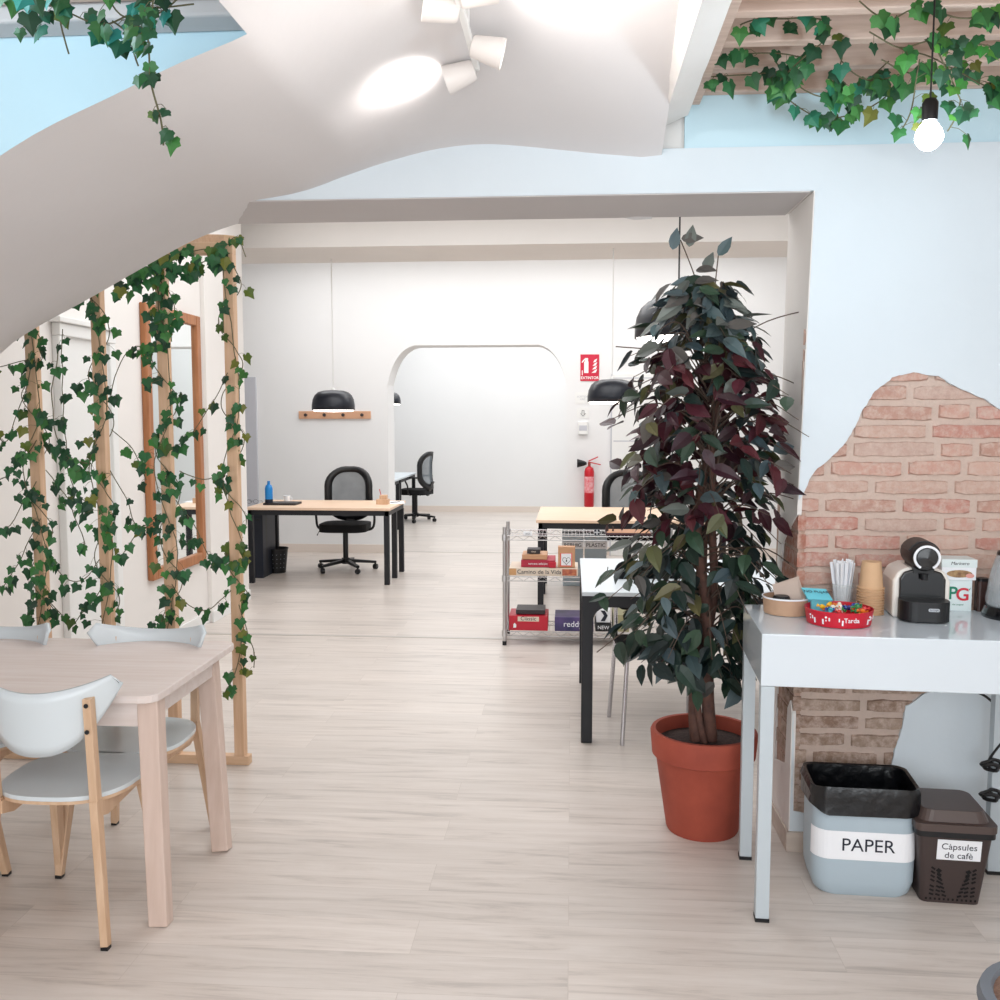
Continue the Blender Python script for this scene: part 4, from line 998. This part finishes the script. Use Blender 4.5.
# things on the top shelf
a = atY(608, 530, sp.y + .12)
for (pxx, hh, lab) in ((607, .085, 'taller dark figurine on the top wire shelf'), (613, .055, 'shorter dark figurine beside the taller one on the wire shelf')):
    q = atY(pxx, 530, sp.y + .14); s = hh / .085
    o = thing('figurine', lab, 'figurine', (q.x, sp.y + .14, zs[0] + .004))
    MB().lathe([(0, 0), (.016 * s, 0), (.017 * s, .006 * s), (.01 * s, .015 * s), (.012 * s, .035 * s), (.007 * s, .055 * s), (0, .058 * s)], n=16).build('body', mat('dark_bronze', (66, 44, 42), .5), o, smooth=True)
    MB().lathe([(0, -.012 * s), (.008 * s, -.008 * s), (.011 * s, 0), (.008 * s, .009 * s), (0, .013 * s)], (0, 0, .068 * s), 14).build('head', MATS['dark_bronze'], o, smooth=True)
q = atY(597, 530, sp.y + .08)
o = thing('small_dice_box', 'tiny dark box with white cross marks on the top wire shelf', 'box', (q.x, sp.y + .08, zs[0] + .004))
MB().bb((-.018, -.018, 0), (.018, .018, .036)).build('carton', ink, o, bevel=.002)
MB().bb((-.018, -.0188, .015), (.018, -.0182, .021)).bb((-.003, -.0188, .0), (.003, -.0182, .036)).build('printed_cross', paper, o)
q = atY(528, 530, sp.y + .02)
o = thing('shelf_card', 'small white name card clipped on the top wire shelf', 'card', (q.x, sp.y - .006, zs[0] + .002))
MB().bb((-.03, 0, 0), (.03, .004, .03)).build('card_sheet', paper, o); text('lettering', 'JOCS', .014, ink, o, (0, -.001, .012), (R(90), 0, 0), .0003)
q = atY(628, 530, sp.y + .15)
o = thing('game_board', 'flat dark game board lying on the top wire shelf', 'board', (q.x, sp.y + .16, zs[0] + .004))
MB().bb((-.16, -.12, 0), (.16, .12, .016)).build('board_panel', mat('dark_board', (70, 40, 46), .5), o, bevel=.002); MB().bb((-.15, -.11, .0162), (.15, .11, .018)).build('board_print', mat('board_print_tan', (180, 130, 96), .6), o)

# ------------------------------------------------------------------ office desks
def desk(label, x0, x1, y0, y1, rows, group, h=.74, name='office_desk', top=None):
    cx, cy = (x0 + x1) / 2, (y0 + y1) / 2; w, d = x1 - x0, y1 - y0
    o = thing(name, label, 'desk', (cx, cy, 0), 0, group)
    MB().bb((-w / 2, -d / 2, h - .025), (w / 2, d / 2, h)).build('desktop', top or desk_top, o, bevel=.003)
    MB().bb((-w / 2 + .02, -d / 2 + .02, h - .075), (w / 2 - .02, -d / 2 + .05, h - .025)).bb((-w / 2 + .02, d / 2 - .05, h - .075), (w / 2 - .02, d / 2 - .02, h - .025)).bb((w / 2 - .055, -d / 2 + .02, h - .075), (w / 2 - .02, d / 2 - .02, h - .025)).bb((-w / 2 + .02, -d / 2 + .02, h - .075), (-w / 2 + .055, d / 2 - .02, h - .025)).build('frame', black_metal, o)
    for fy_ in rows:
        for sx in (-1, 1):
            yy_ = -d / 2 + .04 + fy_ * (d - .08)
            MB().bb((sx * (w / 2 - .04) - .025, yy_ - .025, 0), (sx * (w / 2 - .04) + .025, yy_ + .025, h - .076)).build('leg', black_metal, o, bevel=.002)
    return o
pd0 = atZ(388, 585); dl = atZ(247, 583)
x0d, x1d = atY(246, 520, pd0.y).x, atZ(388, 585).x + .03
y0d = pd0.y - .02
desk('wide beech office desk with black legs in front of the coat rack', x0d, x1d, y0d, y0d + .86, (0, .5, 1), None)
def on(px, z=.74, y=None): return atY(px, 500, y)
def office_chair(label, loc, rz, group=None):
    o = thing('office_chair', label, 'office chair', loc, rz, group)
    MB().prism(rrect(.50, .48, .14, 7), .42, .50).build('seat', black_fabric, o, bevel=.03, seg=4)
    # back frame ring and mesh, in xz plane, back at +Y (chair faces -Y)
    def ring(w, h, r_, n=6): return rrect(w, h, r_, n)
    outer = rrect(.50, .58, .2, 7); inner = rrect(.38, .44, .15, 7)
    n = len(outer); vs = []
    def bend(x, z): return .24 + .05 * (z / .29) ** 2 * .4 - .10 * (x / .25) ** 2 + (.03 if z > .2 else 0) * 0
    for (x, z) in outer: vs.append((x, bend(x, z), .79 + z))
    for (x, z) in inner: vs.append((x, bend(x, z), .80 + z))
    fs = [(k, (k + 1) % n, n + (k + 1) % n, n + k) for k in range(n)]
    MB().add(vs, fs).build('back_frame', black_plastic, o, smooth=True, solid=.035)
    mv = []; NX = 8
    for i in range(9):
        for k in range(NX + 1):
            z = -.225 + .45 * i / 8; hw_ = .19 * (1 - max(0, (abs(z) - .1) / .125) ** 2 * .35); x = -hw_ + 2 * hw_ * k / NX; mv.append((x, bend(x, z) + .004, .80 + z))
    MB().add(mv, [(i * 9 + k, i * 9 + k + 1, (i + 1) * 9 + k + 1, (i + 1) * 9 + k) for i in range(8) for k in range(NX)]).build('back_mesh', mesh_fabric, o, smooth=True)
    MB().bar((0, .2, .40), (0, .29, .62), .09, .02, up=(0, 1, 0)).build('back_bracket', black_plastic, o, bevel=.004)
    for sx in (-1, 1):
        MB().tube(smooth_path([(sx * .2, .0, .42), (sx * .29, .0, .45), (sx * .31, 0, .56), (sx * .3, -.04, .68), (sx * .29, .16, .69)], 5), .013, 8).build('armrest', black_plastic, o, smooth=True)
    MB().tube([(0, 0, .12), (0, 0, .42)], .028, 14).build('gas_lift', black_plastic, o, smooth=True)
    MB().tube([(.0, .0, .40), (-.27, -.05, .41), (-.29, -.05, .37)], .006, 6).build('lever', black_plastic, o)
    b_ = MB(); b_.lathe([(0, .07), (.045, .07), (.045, .13), (0, .13)], n=16)
    for k in range(5):
        a = R(18 + 72 * k); b_.bar((0, 0, .105), (.32 * math.cos(a), .32 * math.sin(a), .075), .05, .035, up=(0, 0, 1), w2=.035, d2=.025)
    b_.build('star_base', black_plastic, o, bevel=.003)
    for k in range(5):
        a = R(18 + 72 * k); c = Vector((.31 * math.cos(a), .31 * math.sin(a), .028))
        MB().lathe([(0, -.022), (.024, -.022), (.028, -.018), (.028, .018), (.024, .022), (0, .022)], c, 16, rot=(R(90), 0, a + 1.0)).tube([c, c + Vector((0, 0, .045))], .01, 6).build('caster', black_plastic, o, smooth=True)
    return o
pch = atZ(346, 570)
oc = office_chair('black mesh-back office chair behind the desk near the coat rack', (pch.x, pch.y, 0), 0, 'black mesh-back office chairs')
# desk clutter
yd = y0d + .3
q = atY(269, 500, yd)
o = thing('water_bottle', 'bright blue metal water bottle standing on the office desk', 'bottle', (q.x, yd, .74))
MB().lathe([(0, 0), (.036, 0), (.038, .01), (.038, .16), (.03, .19), (.016, .2), (.016, .21), (0, .21)], n=24).build('bottle_body', blue_m, o, smooth=True)
MB().lathe([(.0385, .0), (.0385, .055)], n=24).build('base_sleeve', ink, o, smooth=True); MB().lathe([(0, .21), (.014, .21), (.014, .235), (0, .235)], n=16).build('cap', blue_m, o, smooth=True)
q = atY(286, 500, yd + .1)
o = thing('laptop', 'closed dark laptop lying flat on the office desk', 'laptop', (q.x - .02, yd + .05, .74)); MB().prism(rrect(.33, .23, .015, 3), 0, .012).build('case', darkbox, o, bevel=.002); MB().prism(rrect(.33, .23, .015, 3), .0125, .02).build('lid', black_plastic, o, bevel=.002)
q = atY(287, 500, yd + .25)
o = thing('white_cup', 'small white cup beyond the closed laptop on the desk', 'cup', (q.x, yd + .25, .74)); MB().lathe([(0, 0), (.025, 0), (.035, .07), (.033, .07), (.023, .005), (0, .005)], n=20).build('cup_body', paper, o, smooth=True); MB().tube(smooth_path([(.03, 0, .055), (.052, 0, .045), (.045, 0, .02), (.028, 0, .02)], 4), .004, 6).build('handle', paper, o)
q = atY(254, 497, yd + .05)
o = thing('eyeglasses', 'thin wire-framed spectacles left at the end of the office desk', 'glasses', (q.x, yd, .74))
gm = MB()
for sx in (-1, 1): gm.tube([(sx * .034 + .024 * math.cos(a), 0, .03 + .02 * math.sin(a)) for a in [2 * math.pi * k / 18 for k in range(19)]], .0016, 5); gm.tube([(sx * .058, 0, .035), (sx * .06, .11, .03), (sx * .058, .13, .006)], .0016, 5)
gm.tube([(-.01, 0, .035), (.01, 0, .035)], .0016, 5); gm.build('wire_frame', black_metal, o)
q = atY(383, 500, y0d + .45)
o = thing('desk_organizer', 'small pale wooden desk organizer at the end of the desk', 'organizer', (q.x, y0d + .45, .74))
MB().bb((-.06, -.05, 0), (.06, .05, .05)).bb((-.03, -.03, .05), (.04, .05, .09)).build('organizer_body', pine, o, bevel=.003); MB().tube([(-.02, 0, .09), (-.035, 0, .15)], .004, 6).build('pen', red_m, o)
q = atY(396, 500, y0d + .6)
o = thing('paper_sheet', 'white sheet of paper with a pen on the desk end', 'paper', (q.x - .02, y0d + .62, .74)); MB().box((0, 0, .001), (.2, .28, .002), rot=(0, 0, .2)).build('sheet', paper, o); MB().tube([(-.03, -.05, .006), (.05, .03, .006)], .004, 6).build('pen', black_plastic, o)
# under-desk items
q0_ = atZ(253, 578); q1_ = atZ(264, 578)
o = thing('desk_pedestal', 'tall narrow black cabinet pedestal under the office desk', 'pedestal', ((q0_.x + q1_.x) / 2, q0_.y + .2, 0))
MB().bb((-(q1_.x - q0_.x) / 2, -.2, 0), ((q1_.x - q0_.x) / 2, .2, .66)).build('case', mat('navy_black', (22, 28, 42), .5), o, bevel=.004)
MB().bb((-.03, -.206, .58), (.03, -.2, .595)).build('handle', black_metal, o)
for pxx in (270.5, 276.5):
    q = atZ(pxx, 566)
    tag(MB().bb((-.02, -.02, 0), (.02, .02, .664)).build('desk_leg_post', black_metal, None, loc=(q.x, min(q.y, y0d + .8), 0), bevel=.002), 'slim black upright standing behind the waste basket under the desk', 'post', 'slim black uprights under the desk')
q = atZ(273, 574)
o = thing('waste_basket', 'black perforated waste basket on the floor under the office desk', 'bin', (q.x, q.y + .12, 0))
MB().lathe([(0, 0), (.095, 0), (.12, .24), (.126, .245), (.126, .255), (.117, .25), (.09, .006), (0, .006)], n=28).build('basket_body', black_plastic, o, smooth=True)
hl = MB()
for k in range(7):
    for i in range(4): a = R(-150 + k * 20); rr_ = .1005 + .025 * (.06 + i * .045) / .24 * 1.0; hl.box((rr_ * math.cos(a), rr_ * math.sin(a), .06 + i * .045), (.003, .006, .006), rot=(0, 0, a))
hl.build('perforations', mat('pale_hole', (150, 158, 168), .6), o)

# right hand desk
pr0 = atZ(541, 603)
xr0_ = atZ(536, 520, .74).x; yr0_ = atZ(536, 520, .74).y
desk('beech office desk with black legs behind the wire shelf', xr0_, xr0_ + 1.6, yr0_, yr0_ + 1.2, (0, .5, 1), None)
pch = atY(628, 540, yr0_ + 1.45)
dup(oc, (pch.x, yr0_ + 1.35, 0), 0, 'black mesh-back office chair at the desk behind the ficus')
for (pa, pb_, lab, tx_) in ((562, 583.5, 'grey lidded recycling box lettered for general waste, below the desk', 'REBUIG'), (584.5, 607, 'grey lidded recycling box lettered for plastic, below the desk', 'PLÀSTIC')):
    yb_ = yr0_ + 1.0; a_, b_ = atY(pa, 550, yb_), atY(pb_, 550, yb_); w = b_.x - a_.x
    zt_ = atY(pa, 532, yb_).z
    o = thing('recycling_box', lab, 'bin', ((a_.x + b_.x) / 2, yb_ + .15, 0))
    MB().box((0, 0, (zt_ - .03) / 2), (w, .3, zt_ - .03), taper=.9).build('box_body', bin_grey, o, bevel=.006)
    MB().bb((-w / 2, -.155, zt_ - .03), (w / 2, .155, zt_)).build('lid', black_plastic, o, bevel=.004)
    MB().bb((-w / 2, -.158, zt_ - .16), (w / 2, -.152, zt_ - .09)).build('paper_label', paper, o)
    text('lettering', tx_, .05, ink, o, (0, -.16, zt_ - .125), (R(90), 0, 0), .0004)

# ------------------------------------------------------------------ far wall fittings
a_, b_ = atY(299, 412, YF), atY(371, 418, YF)
cr_ = thing('coat_rack', 'beech wall board with four dark coat pegs above the desk', 'coat rack', ((a_.x + b_.x) / 2, YF, (a_.z + b_.z) / 2))
wr = b_.x - a_.x
MB().bb((-wr / 2, -.02, -.045), (wr / 2, 0, .045)).build('board', mat('rack_wood', (212, 164, 132), .5), cr_, bevel=.004)
for k in range(4):
    x = -wr * .39 + wr * .26 * k; MB().lathe([(0, 0), (.012, 0), (.01, .04), (.02, .045), (.018, .055), (0, .057)], (x, -.02, 0), 14, rot=(R(90), 0, 0)).build('peg', darkbox, cr_, smooth=True)
a_, b_ = atY(580.5, 354.5, YF), atY(599, 381, YF); w, h = b_.x - a_.x, a_.z - b_.z
sg = thing('extinguisher_sign', 'red and white fire extinguisher sign on the far wall', 'sign', ((a_.x + b_.x) / 2, YF - .001, (a_.z + b_.z) / 2))
MB().bb((-w / 2, -.006, -h / 2), (w / 2, 0, h / 2)).build('sign_plate', sign_red, sg)
ic = MB(); ic.bb((-.065, -.008, -.06), (-.015, -.006, .07)); ic.bb((-.055, -.008, .07), (-.02, -.006, .11)); ic.bar((-.055, -.007, .10), (-.09, -.007, .06), .002, .014, up=(0, 0, 1))
ic.bb((-.09, -.008, -.085), (-.08, -.006, -.03))
for k in range(4): ic.prism([(.02 + .006 * k, -.06 + k * .04), (.07, -.055 + k * .04), (.085, -.015 + k * .04), (.055, -.03 + k * .04)], -.008, -.006, 'y')
ic.build('pictogram', sign_white, sg)
text('lettering', 'EXTINTOR', .042, sign_white, sg, (0, -.0075, -h / 2 + .035), (R(90), 0, 0), .0004, bold=.001)
pe = atY(589, 507, YF - .12)
ex = thing('fire_extinguisher', 'tall red fire extinguisher with a black horn on the far wall', 'fire extinguisher', (pe.x, YF - .085, pe.z))
hh = atY(589, 466, YF).z - pe.z
MB().lathe([(0, 0), (.05, 0), (.056, .01), (.056, hh - .06), (.045, hh - .02), (.02, hh), (0, hh)], n=24).build('cylinder_body', red_m, ex, smooth=True)
MB().lathe([(.0565, hh * .35), (.0565, hh * .75)], n=24).build('print_band', mat('extinguisher_print', (220, 60, 76), .5, two=(240, 190, 194), nscale=28), ex, smooth=True)
MB().tube([(0, 0, hh), (0, 0, hh + .05)], .016, 10).build('valve', mat('brass_valve', (150, 60, 50), .4), ex)
MB().bar((-.01, 0, hh + .05), (.13, 0, hh + .02), .02, .012, up=(0, 0, 1)).bar((-.01, 0, hh + .06), (.1, 0, hh + .11), .02, .012, up=(0, 0, 1)).build('lever', red_m, ex)
MB().tube([(-.03, 0, hh + .035), (-.06, 0, hh + .035), (-.14, 0, hh + .035)], [.014, .028, .05], 16).build('horn', black_plastic, ex, smooth=True)
a_ = atY(582.5, 398, YF)
o = thing('wall_notice', 'small white printed notice under the extinguisher sign', 'notice', (a_.x, YF - .001, a_.z)); MB().bb((-.085, -.004, -.065), (.07, 0, .065)).build('sheet', white_paint, o); text('lettering', 'SORTIDA\nAIRE', .03, greydoor, o, (0, -.005, 0), (R(90), 0, 0), .0003)
a_ = atY(583, 413, YF)
o = thing('arrow_sign', 'white square sign with an outlined down arrow on the far wall', 'sign', (a_.x, YF - .001, a_.z)); MB().bb((-.07, -.004, -.06), (.07, 0, .06)).build('sign_plate', white_paint, o)
MB().tube([(-.012, -.006, .03), (-.012, -.006, -.005), (-.028, -.006, -.005), (0, -.006, -.035), (.028, -.006, -.005), (.012, -.006, -.005), (.012, -.006, .03), (-.012, -.006, .03)], .003, 5).build('arrow', mat('grey_print', (90, 94, 100), .6), o)
a_ = atY(583, 428, YF)
o = thing('thermostat', 'white boxy wall thermostat above the fire extinguisher', 'thermostat', (a_.x, YF, a_.z)); MB().bb((-.055, -.04, -.075), (.055, 0, .075)).build('housing', white_paint, o, bevel=.006); MB().bb((-.045, -.042, -.03), (.045, -.04, .03)).build('cover', greydoor, o)

# ------------------------------------------------------------------ pendant lamps
def pendant(label, px, py, y, dia, ztop, cable, group='black dome pendant lamps'):
    c = atY(px, py, y)
    o = thing('pendant_lamp', label, 'pendant lamp', (c.x, y, c.z), 0, group); R_ = dia / 2; s = dia / .42
    MB().lathe([(R_, 0), (R_ * 1.0, .05 * s), (R_ * .96, .10 * s), (R_ * .86, .145 * s), (R_ * .7, .175 * s), (R_ * .45, .19 * s), (0, .195 * s)], n=40).build('shade', lamp_black, o, smooth=True, solid=.004)
    MB().lathe([(0, -.02 * s), (R_ * .9, -.015 * s), (R_ * .97, .004 * s), (R_ * .9, .02 * s), (0, .03 * s)], n=32).build('diffuser', lamp_white, o, smooth=True)
    MB().lathe([(.03, .18 * s), (.02, .21 * s), (.0, .225 * s)], n=14).build('cap', lamp_black if cable is black_plastic else white_paint, o)
    MB().tube([(0, 0, .21 * s), (0, 0, ztop - c.z)], .004 if cable is black_plastic else .005, 6).build('cable', cable, o)
    return o
zb_m = atY(400, 246, 8.45).z
pendant('black dome pendant on a white cable above the wide desk', 333.5, 410, 9.1, .41, zb_m, white_paint)
pendant('black dome pendant half hidden by the ficus, beside the fire sign', 612, 402, 8.7, .44, zb_m, white_paint)
pendant('black dome pendant glimpsed through the arch in the end room', 388, 404, atZ(430, 530).y, .36, ZR, white_paint)
pendant('lit black pendant glowing behind the top of the ficus', 678, 338, 4.55, .40, ZR, black_plastic)

# ------------------------------------------------------------------ end room desks
pf = atZ(414, 519); pf0 = atZ(404.5, 535)
xr3 = pf.x; 
yb0, yb1 = atZ(386, 545).y + .5, pf.y
for i in range(2):
    ya = yb1 - .02 - (2 - i) * 1.35 + (i and .02); 
    desk(['office desk seen through the arch, nearer of the pair', 'office desk seen through the arch, farther of the pair'][i], xr3 - 1.4, xr3 + .05, ya, ya + 1.32, (0, 1), 'desks in the end room', top=MATS['white_top'])
dup(oc, (xr3 + .08, yb1 - .3, 0), R(-104), 'black mesh office chair seen in profile through the arch')
q = atY(393, 500, yb1 - .6)
o = thing('desk_screen_base', 'small dark round stand base on the arch room desk', 'stand', (xr3 - .35, yb1 - .9, .74)); MB().lathe([(0, 0), (.12, 0), (.12, .012), (.02, .02), (0, .02)], n=24).build('base', black_plastic, o, smooth=True); MB().tube([(0, 0, .02), (0, 0, .1)], .01, 8).build('stem', chrome, o)

# ------------------------------------------------------------------ ceiling spot track
ys0, ys1 = 2.35, 2.92
c1 = atY(477, 68, ys1); zrail = c1.z
sr = thing('spot_light_bar', 'white ceiling spotlight bar with three conical heads', 'ceiling light', (c1.x, ys1, zrail))
MB().bar((0, 0, 0), (-.0, -.62, .0), .018, .018, up=(0, 0, 1)).build('rail', white_paint, sr, bevel=.003)
vzc = vz(c1.x, ys1 - .3)
MB().lathe([(0, -.02), (.05, -.02), (.05, .0), (0, .0)], (0, -.3, vzc - zrail + .012), 24).tube([(0, -.3, 0), (0, -.3, vzc - zrail)], .01, 8).build('ceiling_rose', white_paint, sr, smooth=True)
heads = [((-.0, -.02, -.01), Vector((-1, .1, -.30))), ((.0, -.2, -.01), Vector((1, .1, -.25))), ((0, -.42, -.01), Vector((-1, -.25, .15))), ((0, -.5, -.01), Vector((1, .1, .35)))]
for i, (pos, d) in enumerate(heads):
    d = d.normalized(); p0 = Vector(pos); q = d.to_track_quat('Z', 'Y').to_euler()
    s = MB(); s.lathe([(0, .005), (.026, .005), (.03, .012), (.043, .095), (.040, .095), (.028, .02), (0, .02)], p0, 24, rot=tuple(q))
    h_ = s.build('spot_head', head_white, sr, smooth=True)
    MB().lathe([(0, .08), (.037, .08)], p0, 20, rot=tuple(q)).build('lens', lamp_white, h_)
    MB().tube([p0, p0 + Vector((0, 0, .02))], .006, 6).build('swivel', white_paint, h_)

# hanging bulb
cb_ = atY(929, 137, 2.6); 
hb = thing('hanging_bulb', 'glowing round bulb in a black socket hanging from the ivy rafters', 'pendant bulb', cb_)
MB().lathe([(0, -.036), (.02, -.03), (.034, -.012), (.036, .002), (.03, .02), (.018, .034), (.013, .045)], n=28).build('bulb', bulb_m, hb, smooth=True, subsurf=1)
MB().lathe([(0, .04), (.019, .04), (.020, .085), (.014, .095), (0, .095)], n=20).build('socket', black_plastic, hb, smooth=True)
MB().tube([(0, 0, .09), (.002, 0, ZRF + .06 - cb_.z)], .0025, 6).build('cable', black_plastic, hb)

# ------------------------------------------------------------------ lights
def area(name, loc, size, power, col=(1, 1, 1), rot=(0, 0, 0), sy=None):
    l = bpy.data.lights.new(name, 'AREA'); l.shape = 'RECTANGLE'; l.size = size; l.size_y = sy or size; l.energy = power; l.color = col
    o = bpy.data.objects.new(name, l); C.objects.link(o); o.location = loc; o.rotation_euler = rot; return o
def point(name, loc, power, col, rad=.05):
    l = bpy.data.lights.new(name, 'POINT'); l.energy = power; l.color = col; l.shadow_soft_size = rad
    o = bpy.data.objects.new(name, l); C.objects.link(o); o.location = loc; return o
def spot(name, loc, d, power, col, ang, blend=.6):
    l = bpy.data.lights.new(name, 'SPOT'); l.energy = power; l.color = col; l.spot_size = R(ang); l.spot_blend = 1.0; l.shadow_soft_size = .03
    o = bpy.data.objects.new(name, l); C.objects.link(o); o.location = loc; o.rotation_euler = Vector(d).to_track_quat('-Z', 'Y').to_euler(); return o
area('window_light', (0, -2.3, 1.7), 4.5, 84, (.93, .97, 1), (R(90), 0, 0), 2.4)
area('middle_room_light', (-.2, 6.1, 3.5), 4.5, 92, (.97, .985, 1), sy=3.2)
area('far_room_light', (-.6, 9.9, 3.55), 6, 66, (.98, .99, 1), (R(-4), 0, 0), sy=1.0)
area('end_room_light', (-.8, 13.9, 3.55), 5, 118, (.97, .99, 1), sy=3.4)
point('vault_fill', (sr.location.x, 2.2, 2.3), 5, (1, .95, .91), .25)  # added fill light below the spot bar, brightens the vault
area('near_room_light', (.9, .4, 2.6), 1.6, 26, (.95, .98, 1), sy=1.6)
point('bulb_light', (cb_.x, cb_.y - .0, cb_.z - .06), 8, (.70, .88, 1), .04)
point('shaft_light', (-1.6, 2.2, 2.72), 9, (.68, .88, 1), .1)
sl_ = sr.location
spot('spot_light', (sl_.x - .16, ys1 - .02, sl_.z - .05), (-.75, .22, .80), 11, (1, .94, .90), 150)
spot('spot_light', (sl_.x + .12, ys1 - .5, sl_.z + .0), (.75, .5, .6), 16, (1, .95, .91), 120)
point('ficus_lamp_light', (atY(678, 338, 4.55).x, 4.55, atY(678, 338, 4.55).z - .06), 3, (1, .97, .93), .1)

w = bpy.data.worlds.new('world'); bpy.context.scene.world = w; w.use_nodes = True
w.node_tree.nodes['Background'].inputs[0].default_value = (.86, .93, 1, 1); w.node_tree.nodes['Background'].inputs[1].default_value = .7
vs_ = bpy.context.scene.view_settings; vs_.view_transform = 'Standard'; vs_.look = 'None'; vs_.exposure = .36
bpy.context.scene.cycles.use_denoising = True
bpy.context.scene.cycles.max_bounces = 8
